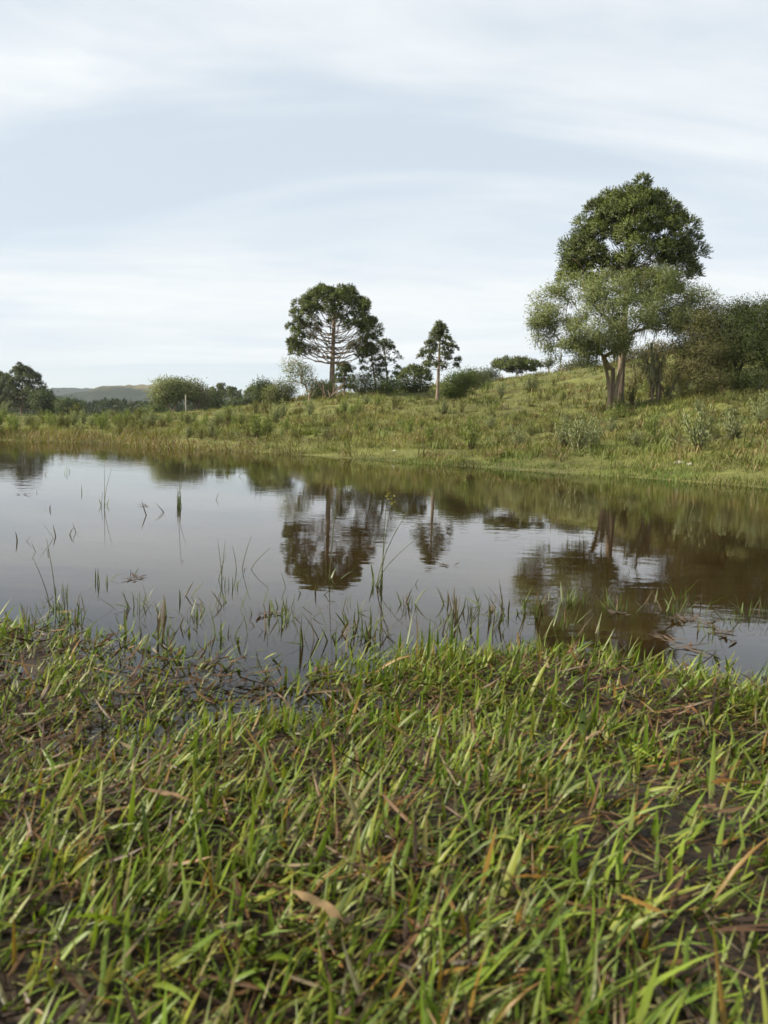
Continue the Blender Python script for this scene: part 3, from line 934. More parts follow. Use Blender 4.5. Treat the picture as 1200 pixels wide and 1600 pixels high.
# smaller trees and bushes along the crest and the far bank
SPEC = [
    # name, base px, py, D, lobes, label, kwargs
    ('round_tree', 270, 650, 74, [(262, 612, 20, 17, 0), (282, 610, 22, 15, .6), (250, 622, 10, 10, 0)], 'pale green round-topped tree on the far bank beside the white post', dict(tone=(.11, .13, .05), tone2=(.15, .16, .07), n=120, per=60, spread=.4, ll=.3, lw=.09, r_tip=.02, step=.5)),
    ('grey_tree', 306, 650, 76, [(305, 615, 18, 17, 0), (318, 622, 14, 14, .5)], 'grey-green thin-leaved tree just right of the pale round-topped tree', dict(tone=(.10, .11, .06), tone2=(.14, .14, .08), n=80, per=36, spread=.4, ll=.28, lw=.08, r_tip=.02, step=.5)),
    ('grey_tree', 483, 628, 37, [(462, 572, 18, 13, 0), (482, 588, 14, 18, 0), (455, 590, 10, 10, .3), (490, 606, 12, 12, 0)], 'leaning grey-green sparse tree left of the umbrella araucaria', dict(tone=(.13, .15, .09), tone2=(.17, .18, .11), n=70, per=30, spread=.16, ll=.12, lw=.035, r_tip=.010, step=.25, split=.03)),
    ('dark_bush', 412, 634, 46, [(412, 610, 15, 13, 0)], 'dark rounded bush at the left end of the middle thicket', dict(tone=(.035, .052, .018), tone2=(.05, .065, .022), n=60, per=60, spread=.22, ll=.13, lw=.05, bark='bark_dark')),
    ('olive_bush', 440, 634, 42, [(440, 614, 20, 16, 0), (428, 618, 14, 12, 0)], 'olive bush between the dark rounded bush and the leaning sparse tree', dict(tone=(.085, .095, .04), tone2=(.11, .12, .05), n=80, per=55, spread=.2, ll=.12, lw=.04)),
    ('green_bush', 505, 630, 37.5, [(508, 612, 20, 14, 0), (498, 622, 18, 10, 0)], 'green bush growing round the foot of the umbrella araucaria', dict(tone=(.075, .10, .03), tone2=(.10, .12, .04), n=80, per=55, spread=.18, ll=.1, lw=.035)),
    ('green_bush', 566, 622, 40, [(566, 602, 16, 16, 0), (580, 610, 12, 10, 0)], 'grey-green bush under the pair of young araucarias, on their left', dict(tone=(.09, .11, .05), tone2=(.12, .135, .065), n=60, per=45, spread=.18, ll=.11, lw=.035)),
    ('green_bush', 603, 620, 40.5, [(600, 602, 16, 13, 0), (612, 604, 12, 12, 0)], 'bright green bush right under the pair of young araucarias', dict(tone=(.08, .11, .035), tone2=(.11, .14, .045), n=60, per=45, spread=.18, ll=.11, lw=.035)),
    ('dark_bush', 632, 620, 43, [(630, 602, 12, 10, 0), (655, 606, 14, 10, 0)], 'dark bush under the low umbrella araucaria', dict(tone=(.04, .056, .02), tone2=(.06, .075, .025), n=60, per=50, spread=.2, ll=.12, lw=.045, bark='bark_dark')),
    ('green_bush', 712, 626, 33, [(714, 602, 24, 16, 0), (728, 594, 16, 13, .3), (700, 612, 16, 10, 0)], 'leafy green bush just right of the small young araucaria', dict(tone=(.06, .085, .026), tone2=(.09, .115, .035), n=120, per=60, spread=.17, ll=.1, lw=.035)),
    ('olive_bush', 741, 618, 44, [(738, 590, 14, 11, 0), (752, 596, 14, 9, 0)], 'greyish low tree behind the leafy green bush', dict(tone=(.085, .10, .05), tone2=(.11, .12, .06), n=60, per=40, spread=.2, ll=.12, lw=.04)),
    ('dark_bush', 766, 602, 56, [(764, 586, 14, 8, 0), (750, 592, 10, 8, 0)], 'dark crest bush left of the flat-topped araucaria clump', dict(tone=(.04, .055, .02), tone2=(.06, .07, .028), n=50, per=40, spread=.25, ll=.16, lw=.055, bark='bark_dark')),
    ('tall_sapling', 857, 588, 70, [(852, 569, 6, 5, 0), (861, 566, 5, 5, 0)], 'tiny thin-stemmed sapling on the crest beside the pale post', dict(tone=(.05, .065, .03), tone2=(.07, .08, .04), n=24, per=24, spread=.18, ll=.2, lw=.07, r_tip=.02)),
    ('olive_bush', 893, 590, 60, [(892, 577, 18, 9, 0), (910, 572, 12, 8, 0)], 'dark olive crest bush behind the left boughs of the feathery tree', dict(tone=(.05, .06, .026), tone2=(.075, .08, .035), n=70, per=50, spread=.28, ll=.17, lw=.06, bark='bark_dark')),
    ('brown_thicket', 1000, 585, 45, [(1000, 562, 40, 14, 0), (1040, 552, 34, 16, 0), (960, 574, 24, 10, 0)], 'brownish scrub thicket on the crest behind the feathery tree', dict(tone=(.07, .065, .03), tone2=(.11, .095, .05), n=160, per=55, spread=.28, ll=.16, lw=.05, bark='bark_dark')),
    ('dark_tree', 82, 656, 92, [(78, 632, 12, 12, 0), (66, 626, 12, 12, 0)], 'dark bush against the right flank of the big left araucaria', dict(tone=(.032, .05, .02), tone2=(.05, .065, .025), n=60, per=50, spread=.5, ll=.32, lw=.11, bark='bark_dark', step=.6)),
    ('dark_bush', 109, 656, 88, [(109, 637, 13, 11, 0)], 'small rounded dark tree alone on the far left bank', dict(tone=(.035, .052, .02), tone2=(.05, .068, .026), n=50, per=50, spread=.45, ll=.3, lw=.1, bark='bark_dark', step=.6)),
    ('dark_tree', 334, 652, 80, [(334, 626, 10, 15, 0)], 'narrow dark conical tree right of the grey-green thin tree', dict(tone=(.04, .06, .022), tone2=(.06, .075, .03), n=50, per=45, spread=.3, ll=.26, lw=.09, bark='bark_dark', step=.5)),
    ('dark_bush', 372, 644, 78, [(372, 634, 14, 7, 0), (392, 632, 12, 7, 0)], 'long dark bush on the low skyline left of the slope', dict(tone=(.035, .05, .02), tone2=(.055, .07, .028), n=70, per=50, spread=.35, ll=.28, lw=.09, bark='bark_dark', step=.5)),
    ('dark_bush', 240, 656, 85, [(240, 645, 16, 9, 0)], 'low dark bush in front of the pale round-topped tree', dict(tone=(.045, .065, .022), tone2=(.065, .085, .03), n=60, per=45, spread=.35, ll=.28, lw=.09, bark='bark_dark', step=.5)),
]
for q, (nm, px, py, D, lb, lab, kw) in enumerate(SPEC):
    b = base_at(px, py, D)
    kw = dict(dict(r_tip=.008, split=.04, bark='bark_pale'), **kw)
    for key in ('tone', 'tone2'): kw[key] = tuple(1.3 * q_ for q_ in kw[key])
    kw['ll'] *= .8; kw['per'] = int(kw['per'] * 1.35)
    broadleaf(nm, b, lobes_px(b, D, lb), lab, 'bush' if 'bush' in nm or 'thicket' in nm else 'tree', seed=100 + q, **kw)

# dead broken wood at the foot of the umbrella araucaria
b = base_at(512, 628, 36.5)
rng = np.random.default_rng(5)
mb = MB()
for q in range(12):
    e = np.array([rng.uniform(-.7, 1.0), rng.uniform(-.3, .3), rng.uniform(.2, 1.1)])
    tt = np.linspace(0, 1, 6)[:, None]
    tube(mb, np.array([rng.uniform(-.25, .25), 0, -.05]) * (1 - tt) + e * tt + np.sin(tt * 3) * rng.normal(size=3) * .1, .04 * (1 - .7 * tt[:, 0]), 5)
tag(mb.build('dead_branch', M['dead'], None, b), 'tangle of dead reddish branches at the foot of the umbrella araucaria', 'branch')

# far woods in the valley on the left: one mass
rng = np.random.default_rng(50)
mb = MB()
for q in range(230):
    D_ = rng.uniform(170, 420)
    px = rng.uniform(-150, 430)
    p = at(px, 650, D_)
    hgt = rng.uniform(4, 8.5) * (D_ / 300) ** .5
    z0 = 0
    top = at(px, 640 - 9 * vnoise(px / 40.0, 1.0, 3) - 6 * vnoise(px / 13.0, 2.0, 4), D_)[2]
    zc = max(top - hgt * .35, 1.5)
    k = 150
    d = norm(rng.normal(size=(k, 3))) * rng.uniform(.6, 1, (k, 1)) * np.array([hgt * .55, hgt * .55, hgt * .38])
    c = np.array([.036, .05, .022]) * rng.uniform(.6, 1.5) * rng.uniform(.8, 1.2, (k, 1))
    leaves(mb, np.array([p[0], p[1], zc]) + d, d + rng.normal(size=(k, 3)), hgt * .26, hgt * .13, c, rng)
    tube(mb, [(p[0], p[1], z0 - 1), (p[0], p[1], zc * .6), (p[0], p[1], zc)], [.25, .2, .15], 4, (.06, .05, .04))
tag(mb.build('woods', M['leaf']), 'dark wood filling the valley below the hills', 'woods', None, 'stuff')


# ------------------------------------------------------------------ shrubs on the slope
def broom_mesh(rng, h, stems, tone, tone2, leafy=14, spreadf=.5, mat='leaf'):
    mb = MB(); stem_paths = []
    for q in range(stems):
        a = rng.uniform(0, 6.28); tilt = abs(rng.normal()) * spreadf
        L = h * rng.uniform(.55, 1.05)
        u = np.array([math.cos(a) * math.sin(tilt), math.sin(a) * math.sin(tilt), math.cos(tilt)])
        p0 = np.array([rng.normal() * .05 * h, rng.normal() * .05 * h, -.02])
        tt = np.linspace(0, 1, 4)[:, None]
        path = p0 + u * L * tt + np.array([0, 0, .1 * h]) * tt ** 2
        stem_paths.append((path, .005 * h / .6 * (1 - .7 * tt[:, 0])))
        k = leafy
        f = rng.uniform(.25, 1.05, k)[:, None]
        P = p0 + u * L * f + np.array([0, 0, .1 * h]) * f ** 2 + rng.normal(size=(k, 3)) * .035 * h
        m_ = rng.uniform(0, 1)
        c = (np.asarray(tone) * m_ + np.asarray(tone2) * (1 - m_)) * rng.uniform(.75, 1.25, (k, 1))
        NR = norm(np.repeat(u[None], k, 0) * np.array([1.3, 1.3, .8]) + rng.normal(size=(k, 3)) * .4)
        leaves(mb, P, u + rng.normal(size=(k, 3)) * .45 + np.array([0, 0, .3]), h * .11 * rng.uniform(.7, 1.3, k), h * .03, c, rng, NR)
    for path, r_ in stem_paths:
        tube(mb, path, r_, 3, (.12, .10, .06), False)
        mb.nr[-1] = norm(mb.v[-1] - np.repeat(path, 3, 0)).astype(np.float32)
    return mb.mesh('foliage', M[mat])


def tussock_mesh(rng, h, n, tone, tone2):
    mb = MB()
    f = rng.uniform(0, 1, (n, 1))
    blades(mb, np.stack([rng.normal(size=n) * .12 * h, rng.normal(size=n) * .12 * h, np.full(n, -.02)], 1), rng.uniform(0, 6.28, n), rng.uniform(.05, .7, n), rng.uniform(.2, 1.1, n),
           h * rng.uniform(.6, 1.15, n), .028 * h / .4, (np.asarray(tone) * f + np.asarray(tone2) * (1 - f)) * rng.uniform(.75, 1.25, (n, 1)), 4)
    return mb.mesh('foliage', M['bank'])


rng = np.random.default_rng(91)
BROOM = [broom_mesh(rng, .6, 34, (.19, .22, .11), (.24, .26, .14), 22) for _ in range(4)]
GREEN = [broom_mesh(rng, .6, 34, (.15, .20, .05), (.19, .225, .07), 22, .6) for _ in range(3)]
OLIVE = [broom_mesh(rng, .5, 30, (.12, .125, .04), (.15, .155, .055), 22, .75) for _ in range(4)]
BROWN = [broom_mesh(rng, .5, 26, (.18, .135, .07), (.14, .115, .06), 14, .6) for _ in range(3)]
TUSS = [tussock_mesh(rng, .4, 90, (.13, .14, .05), (.17, .155, .07)) for _ in range(4)]


ZONES = [(130, 'big left araucaria'), (330, 'pale round-topped tree'), (450, 'dark skyline bushes'), (560, 'umbrella araucaria'), (640, 'pair of young araucarias'), (730, 'small young araucaria'),
         (840, 'flat-topped crest clump'), (920, 'pale crest post'), (1010, 'feathery tree'), (1110, 'olive bush'), (9999, 'dark thicket')]
ORD = 'first second third fourth fifth sixth seventh eighth ninth tenth eleventh twelfth thirteenth fourteenth fifteenth sixteenth seventeenth eighteenth nineteenth twentieth'.split()
ORD += ['twenty-' + q for q in ORD[:9]] + ['thirtieth'] + ['thirty-' + q for q in ORD[:9]]
SCATTER = []


def zone(px):
    return next(z for m_, z in ZONES if px < m_)


def tell_apart(items, fmt, key):
    """items: (object, px, py); labels them by the landmark above and their order there"""
    by = {}
    for it in items: by.setdefault((it[3], zone(it[1])), []).append(it)
    for (kind, z), its in by.items():
        for q, it in enumerate(sorted(its, key=key)):
            it[0]['label'] = fmt.format(kind=kind, zone=z, nth=ORD[q])


def plant(me, p, sc, name, label, cat, group=None):
    o = bpy.data.objects.new(name, me)
    COL.objects.link(o)
    o.location = (float(p[0]), float(p[1]), gz(p[0], p[1]))
    o.rotation_euler = (0, 0, R.uniform(0, 6.28))
    k = R.uniform(.9, 1.1)
    o.scale = (sc * k, sc * k, sc)
    return tag(o, label, cat, group)


def slope_point(px, py):
    """the place on the bank seen at (px, py)"""
    d = ray(px, py)
    D = np.concatenate([np.linspace(6, 40, 500), np.linspace(40, 95, 300)])
    P = np.array([0, 0, CAM_H]) + d[None] * (D / d[1])[:, None]
    g = ground_z(P[:, 0], P[:, 1])
    k = np.argmax(g >= P[:, 2])
    return P[k] if g[k] >= P[k, 2] else None


NOTED = [(BROOM, 903, 708, 55, 'wide silvery green broom shrub below the feathery tree, near the water', 'shrub'),
         (BROOM, 925, 700, 45, 'silvery shrub leaning on the wide broom shrub, on its right', 'shrub'),
         (BROOM, 880, 700, 40, 'silvery shrub on the left side of the wide broom shrub', 'shrub'),
         (BROOM, 1090, 704, 68, 'tallest upright silvery shrub on the right of the bank', 'shrub'),
         (BROOM, 1143, 690, 44, 'silvery shrub beside the tallest upright one, towards the picture edge', 'shrub'),
         (GREEN, 735, 702, 46, 'rounded green shrub by the water below the leafy bush', 'shrub'),
         (BROWN, 548, 690, 24, 'small brown dead-looking shrub near the middle of the water edge', 'shrub'),
         (GREEN, 400, 684, 38, 'tall green shrub on the bank left of the umbrella araucaria', 'shrub'),
         (GREEN, 418, 680, 28, 'shrub next to the tall green one on the bank', 'shrub'),
         (GREEN, 1018, 688, 40, 'yellow-green shrub between the two silvery shrub groups', 'shrub'),
         (BROOM, 810, 700, 32, 'small pale shrub left of the wide broom shrub', 'shrub'),
         (OLIVE, 986, 672, 22, 'low olive mound right of the feathery tree trunk', 'shrub'),
         (GREEN, 640, 680, 26, 'light green shrub in the middle of the slope', 'shrub'),
         (GREEN, 672, 690, 28, 'pale green shrub right of the light green mid-slope shrub', 'shrub'),
         (BROOM, 1190, 655, 40, 'grey-green shrub in front of the thicket at the right edge', 'shrub')]
for q, (fam, px, py, hp, lab, cat) in enumerate(NOTED):
    p = slope_point(px, py)
    if p is None: continue
    plant(fam[q % len(fam)], p, hp * p[1] / FPX / .62, 'bank_shrub', lab, cat, 'shrubs noted on the bank')
cnt = 0
KIND = [(OLIVE, 'olive_shrub', 'low olive shrub scattered over the slope', 22), (BROOM, 'silvery_shrub', 'small silvery shrub scattered over the slope', 22),
        (BROWN, 'brown_shrub', 'small brown twiggy shrub scattered over the slope', 16), (TUSS, 'grass_tussock', 'arching grass tussock scattered over the slope', 14),
        (GREEN, 'green_shrub', 'small leafy green shrub scattered over the slope', 20)]
while cnt < 250:
    px = rng.uniform(-40, 1240)
    ylo = 652 if px < 300 else 652 - (px - 300) * .085 if px < 800 else 600
    py = rng.uniform(ylo, 715 if px > 600 else 690)
    if rng.random() < sstep(660, 715, py) * .75: continue
    p = slope_point(px, py)
    if p is None or pond_sd(p[:1], p[1:2])[0] < .7: continue
    if vnoise(p[0] * .5, p[1] * .5, 8) < .33: continue
    k = rng.choice(5, p=[.36, .12, .14, .22, .16])
    fam, nm, lab, hp = KIND[k]
    sc = np.clip(hp * p[1] / FPX / .6, .35, 2.3) * rng.uniform(.6, 1.25)
    o = plant(fam[rng.integers(len(fam))], p, sc, nm, lab, 'tussock' if nm == 'grass_tussock' else 'shrub', lab.split(' ', 1)[1].replace('shrub ', 'shrubs ').replace('tussock ', 'tussocks '))
    SCATTER.append((o, px, py, lab.split(' scattered')[0]))
    cnt += 1
tell_apart(SCATTER, '{kind} below the {zone}, {nth} up from the water', lambda t: -t[2])
# brown scrub between the feathery tree and the thicket
for q in range(12):
    px = 985 + q * 8 + rng.uniform(-4, 4); py = rng.uniform(585, 640)
    p = slope_point(px, py)
    if p is None: continue
    fam = [OLIVE, BROWN][q % 2]
    plant(fam[rng.integers(len(fam))], p, rng.uniform(26, 40) * p[1] / FPX / .6, 'scrub_bush', f'rough brownish scrub bush right of the feathery trunk, {ORD[q]} towards the thicket', 'shrub', 'scrub between feathery tree and thicket')
# belt of pale shrubs along the far left bank
for q in range(34):
    px = -30 + q * 11.5 + rng.uniform(-5, 5)
    p = slope_point(px, 664 + rng.uniform(-4, 4))
    if p is None: continue
    fam = [GREEN, BROOM, OLIVE][rng.choice(3, p=[.45, .4, .15])]
    plant(fam[rng.integers(len(fam))], p, np.clip(rng.uniform(12, 22) * p[1] / FPX / .6, .5, 2.5), 'belt_shrub', f'pale green shrub in the far left bank belt, {ORD[q]} from the picture edge', 'shrub', 'shrub belt on the far left bank')


# ------------------------------------------------------------------ bank grass (stuff)
def bank_grass():
    rng = np.random.default_rng(17)
    mb = MB()
    for (r0, r1, n, ln, wd, lv) in [(7, 14, 80000, .095, .009, 3), (14, 26, 90000, .15, .015, 3), (26, 48, 80000, .20, .028, 2), (48, 85, 50000, .28, .055, 2)]:
        r = np.sqrt(rng.uniform(r0 ** 2, r1 ** 2, n)); a = rng.uniform(-.68, .68, n)
        x = r * np.sin(a); y = r * np.cos(a)
        sd = pond_sd(x, y)
        cl = fbm(x * 1.1, y * 1.1, 33, 3)
        aa = np.arctan2(x, y)
        mar = .25 + 1.3 * sstep(-.05, -.3, aa)
        keep = (sd > -mar) & (rng.uniform(0, 1, n) < .35 + .9 * sstep(.35, .6, cl)) & (rng.uniform(0, 1, n) < 1 - .75 * sstep(0, -mar, sd))
        x, y, sd, cl = x[keep], y[keep], sd[keep], cl[keep]
        r = r[keep]; k = len(x)
        z = np.maximum(ground_z(x, y), -.06)
        f = fbm(x * .28 + 9, y * .28, 51, 4)[:, None]
        g1 = np.array([.165, .19, .048]); g2 = np.array([.21, .195, .07]); g3 = np.array([.125, .17, .045])
        c = g1 * (1 - sstep(.5, .68, f)) + g2 * sstep(.5, .68, f)
        gw = sstep(.48, .3, f); c = c * (1 - gw) + g3 * gw
        m_ = rng.uniform(0, 1, (k, 1)); c = np.where(m_ > .90, np.array([.21, .175, .09]), c)
        f2 = fbm(x * 1.1 + 31, y * 1.1, 57, 3)[:, None]
        dk = sstep(.55, .72, f2); c = c * (1 - dk) + np.array([.085, .085, .028]) * dk
        br = sstep(.42, .28, f2); c = c * (1 - br) + np.array([.20, .15, .07]) * br * .45 + c * br * .55
        # reddish seed heads along the left water margin
        lf = (sstep(3.5, .5, sd) * sstep(.02, -.25, np.arctan2(x, y)))[:, None] * (rng.uniform(0, 1, (k, 1)) < .55)
        c = c * (1 - lf) + np.array([.19, .145, .07]) * lf
        c = c * rng.uniform(.72, 1.25, (k, 1))
        hh = ln * rng.uniform(.45, 1.3, k) * (.45 + 1.1 * sstep(.4, .7, cl)) * (.9 + .1 * sstep(0, 2.5, sd)) * (1 + .9 * lf[:, 0])
        blades(mb, np.stack([x, y, z - .01], 1), rng.uniform(0, 6.28, k), rng.uniform(.1, .9, k), rng.uniform(0, 1.0, k), hh, wd * rng.uniform(.7, 1.3, k), c, lv)
    # tussocks: dense clumps of longer blades
    n = 3600
    r = 8 * (62 / 8) ** rng.uniform(0, 1, n) ** .85; a = rng.uniform(-.66, .66, n)
    x = r * np.sin(a); y = r * np.cos(a); sd = pond_sd(x, y)
    ok = (sd > .1) & (rng.uniform(0, 1, n) < (.15 + .85 * sstep(.3, 2.5, sd)) * (.25 + sstep(.4, .62, fbm(x * .4, y * .4, 77, 3))))
    x, y, r = x[ok], y[ok], r[ok]; k = len(x); nb = 26
    pal = np.array([(.11, .12, .036), (.17, .18, .06), (.20, .20, .085), (.23, .19, .09), (.15, .18, .06), (.18, .14, .07)])
    c = pal[rng.integers(0, 6, k)][:, None] * rng.uniform(.75, 1.25, (k, nb, 1))
    sz = (.10 + .0042 * r) * (1 - .4 * sstep(-.1, -.25, np.arctan2(x, y))) * rng.uniform(.6, 1.4, k)
    P = np.stack([x, y, np.zeros(k)], 1)[:, None] + rng.normal(size=(k, nb, 3)) * np.array([1, 1, 0]) * (sz * .55)[:, None, None]
    P = P.reshape(-1, 3); P[:, 2] = ground_z(P[:, 0], P[:, 1]) - .01
    m_ = k * nb
    blades(mb, P, rng.uniform(0, 6.28, m_), rng.uniform(.0, .7, m_), rng.uniform(.1, 1.0, m_), np.repeat(sz, nb) * rng.uniform(.6, 1.3, m_) * 1.15, np.repeat(.006 + .0009 * r, nb), c.reshape(-1, 3), 3)
    tag(mb.build('bank_grass', M['bank']), 'rough yellow-green grass covering the far bank and slope', 'grass', None, 'stuff')


bank_grass()


# ------------------------------------------------------------------ near bank grass (stuff)
GREENS = np.array([(.125, .19, .024), (.175, .235, .032), (.095, .145, .02), (.22, .24, .042), (.165, .20, .06)])
BROWNS = np.array([(.070, .035, .016), (.095, .05, .020), (.035, .020, .011), (.15, .078, .022), (.06, .056, .016), (.18, .14, .08)])


def near_grass():
    rng = np.random.default_rng(23)
    mb = MB(); lm = MB()

    def shoots(x, y, reps, levels, fold):
        r = np.hypot(x, y); sd = pond_sd(x, y); z = ground_z(x, y)
        cl = fbm(x * 3.2, y * 3.2, 61, 3); az = np.arctan2(x, y)
        left = sstep(.02, -.2, az) * sstep(.75, 1.1, r)
        dens = (.36 + .72 * sstep(.38, .62, cl)) * (1 - .12 * left) * sstep(.16, -.02, -sd) * sstep(-.045, 0, z)
        keep = rng.uniform(0, 1, len(x)) < dens
        x, y, z, r, left = [q[keep] for q in (x, y, z, r, left)]
        k = len(x)
        tilt_az = fbm(x * 1.3, y * 1.3, 71, 2) * 5.0 - 2.2
        tilt = .25 + .85 * fbm(x * 2, y * 2, 75, 2)
        hf = (.55 + .75 * fbm(x * 2.1 + 5, y * 2.1, 81, 3)) * (1 - .2 * left)
        for q in range(reps):
            use = rng.uniform(0, 1, k) < (1.0 if q < 2 else .6)
            kk = use.sum()
            c = GREENS[rng.integers(0, 5, kk)] * rng.uniform(.8, 1.25, (kk, 1))
            yel = rng.uniform(0, 1, (kk, 1))
            c = np.where(yel > .94, np.array([.22, .13, .03]), c)
            c = np.where((yel > .86) & (yel <= .95), np.array([.19, .17, .07]), c)
            L = rng.uniform(.024, .072, kk) * hf[use]
            big = rng.uniform(0, 1, kk) < .10
            L = np.where(big, L * 1.5, L)
            W = rng.uniform(.0018, .0062, kk) * np.where(big, 1.25, 1)
            az_ = tilt_az[use] + rng.normal(size=kk) * 1.15
            blades(mb, np.stack([x[use], y[use], np.maximum(z[use], -.01) - .006], 1) + np.column_stack([rng.normal(size=(kk, 2)) * .006, np.zeros(kk)]), az_,
                   np.clip(tilt[use] * rng.uniform(.2, 1.7, kk), 0, 1.45), rng.normal(size=kk) * .45 + .35, L, W, c, levels, fold, rng.normal(size=kk) * .7,
                   basecol=(.12, .11, .05), profile=.28)

    def litter(x, y, levels, fold):
        sd = pond_sd(x, y); z = ground_z(x, y)
        keep = rng.uniform(0, 1, len(x)) < sstep(.08, -.03, -sd) * sstep(-.03, .004, z) * (.3 + .7 * sstep(.3, .6, fbm(x * 4, y * 4, 65, 3)))
        x, y, z = x[keep], y[keep], z[keep]; k = len(x)
        c = BROWNS[rng.choice(6, k, p=[.27, .22, .24, .09, .14, .04])] * rng.uniform(.7, 1.25, (k, 1))
        blades(lm, np.stack([x, y, np.maximum(z, 0) + rng.uniform(0, .012, k)], 1), rng.uniform(0, 6.28, k), rng.uniform(1.25, 1.8, k), rng.normal(size=k) * .5,
               rng.uniform(.02, .07, k), rng.uniform(.0012, .0046, k), c, levels, fold, rng.normal(size=k) * 1.4)

    def fan(n, r1):
        r = np.sqrt(rng.uniform(.30 ** 2, r1 ** 2, n)); a = rng.uniform(-.68, .68, n)
        return r * np.sin(a), r * np.cos(a)

    def sides(n):
        x = rng.uniform(-2.9, 2.9, n); y = rng.uniform(-.7, 2.7, n)
        ok = (np.abs(np.arctan2(x, y)) > .67) & (np.hypot(x, y + .15) > .28)
        return x[ok], y[ok]

    shoots(*fan(26000, 2.5), 4, 5, .35)
    shoots(*sides(46000), 3, 3, 0)
    tag(mb.build('near_grass', M['grass']), 'wet green grass blades covering the near bank', 'grass', None, 'stuff')
    # dead, flattened and rotting blades between the shoots
    litter(*fan(32000, 2.3), 4, .3)
    litter(*sides(30000), 3, 0)
    tag(lm.build('dead_grass', M['litter']), 'brown flattened dead grass between the shoots on the near bank', 'grass', None, 'stuff')


near_grass()

# ------------------------------------------------------------------ grass tufts standing in the pond
rng = np.random.default_rng(29)


def water_tuft(n, h, spread, wdt, brown=.18):
    mb = MB()
    m_ = rng.uniform(0, 1, (n, 1))
    c = np.where(m_ < brown, np.array([.11, .08, .045]), np.array([.12, .155, .05])) * rng.uniform(.7, 1.3, (n, 1))
    blades(mb, np.column_stack([rng.normal(size=(n, 2)) * spread, np.full(n, -.03)]), rng.uniform(0, 6.28, n), np.abs(rng.normal(size=n)) * .5, rng.normal(size=n) * .6, h * rng.uniform(.45, 1.1, n) + .03,
           wdt * rng.uniform(.7, 1.3, n), c, 5, .3, rng.normal(size=n) * .5)
    return mb.mesh('blades', M['grass'])


TUFT = [water_tuft(n, .075, .022, .0036) for n in (3, 4, 5, 6, 7, 9)]
SPRIG = [water_tuft(n, .06, .008, .0035, .75) for n in (1, 1, 2, 2, 3)]


def float_plant(me, px, py, sc, name, label, group, cat='grass tuft'):
    p = wp(px, py)
    o = bpy.data.objects.new(name, me)
    COL.objects.link(o)
    o.location = (p[0], p[1], 0.0)
    o.rotation_euler = (0, 0, R.uniform(0, 6.28)); o.scale = (sc, sc, sc)
    return tag(o, label, cat, group)


gt = 'grass tufts standing in the shallow near water'; WT = []; WS = []
for q in range(190):
    u = rng.uniform(0, 1)
    px = 20 + 720 * u ** 1.1 if q < 105 else rng.uniform(540, 1200)
    lo = 880 + .06 * px
    py = rng.triangular(lo, 985, 1010) if px < 700 else rng.uniform(935, 1010)
    if vnoise(px / 45.0, py / 40.0, 5) < .42: continue
    o = float_plant(TUFT[rng.integers(len(TUFT))], px, py, rng.uniform(.4, 1.05), 'water_grass_tuft', 'short green grass tuft standing in the shallow near water', gt)
    WT.append((o, px, py, 'short green grass tuft'))
tell_apart(WT, '{kind} in near water below the {zone}, {nth} from left', lambda t: t[1])
gs = 'thin sprigs poking out of open water'
for px, py, h in [(35, 845, 34), (88, 840, 30), (113, 835, 26), (124, 832, 22), (136, 836, 22), (236, 806, 34), (259, 800, 26), (62, 862, 22), (72, 862, 22), (130, 770, 14), (55, 770, 10), (372, 745, 14),
                  (75, 795, 18), (80, 797, 16), (334, 780, 16), (652, 912, 20), (700, 960, 26), (745, 940, 20), (690, 945, 20), (770, 935, 18), (1085, 1000, 40), (905, 925, 14), (1010, 930, 14),
                  (100, 740, 14), (110, 738, 12), (70, 742, 12)]:
    p = wp(px, py)
    o = float_plant(SPRIG[rng.integers(len(SPRIG))], px, py, h * p[1] / FPX / .06 * 1.1, 'water_sprig', 'thin dark sprig poking out of the open pond water', gs)
    WS.append((o, px, py, 'thin dark sprig'))
tell_apart(WS, '{kind} in open water below the {zone}, {nth} from left', lambda t: t[1])


def stalks(px, py, items, name, label):
    """a clump of tall stems; items: (height px, dx px at top, seed head?)"""
    p = wp(px, py)
    s_ = p[1] / FPX
    root = thing(name, (p[0], p[1], 0), label, 'reed')
    for h, dx, head in items:
        mb = MB()
        tt = np.linspace(0, 1, 8)[:, None]
        b0 = np.array([rng.normal() * .012, rng.normal() * .012, -.05])
        e = np.array([dx * s_, rng.normal() * .02, h * s_])
        path = b0 + (e - b0) * tt + np.array([dx * s_ * .25, 0, 0]) * np.sin(tt * math.pi) * -1
        tube(mb, path, .0011 * (1 + p[1] * .12) * (1 - .6 * tt[:, 0]), 4, (.13, .14, .055))
        stem = mb.build('stem', M['grass'], root)
        if head:
            hm = MB(); k = 8
            leaves(hm, e + rng.normal(size=(k, 3)) * np.array([.003, .003, .012]), rng.normal(size=(k, 3)) + np.array([0, 0, 1]), .010, .005, np.array([.30, .25, .07]) * rng.uniform(.7, 1.2, (k, 1)), rng)
            hm.build('seed_head', M['bank'], stem)
    n = 5
    mb = MB()
    blades(mb, np.column_stack([rng.normal(size=(n, 2)) * .012, np.full(n, -.03)]), rng.uniform(0, 6.28, n), rng.uniform(.05, .4, n), rng.normal(size=n) * .3, .35 * items[0][0] * s_ * rng.uniform(.6, 1.2, n), .006, (.09, .12, .035), 5)
    mb.build('blade', M['grass'], root)


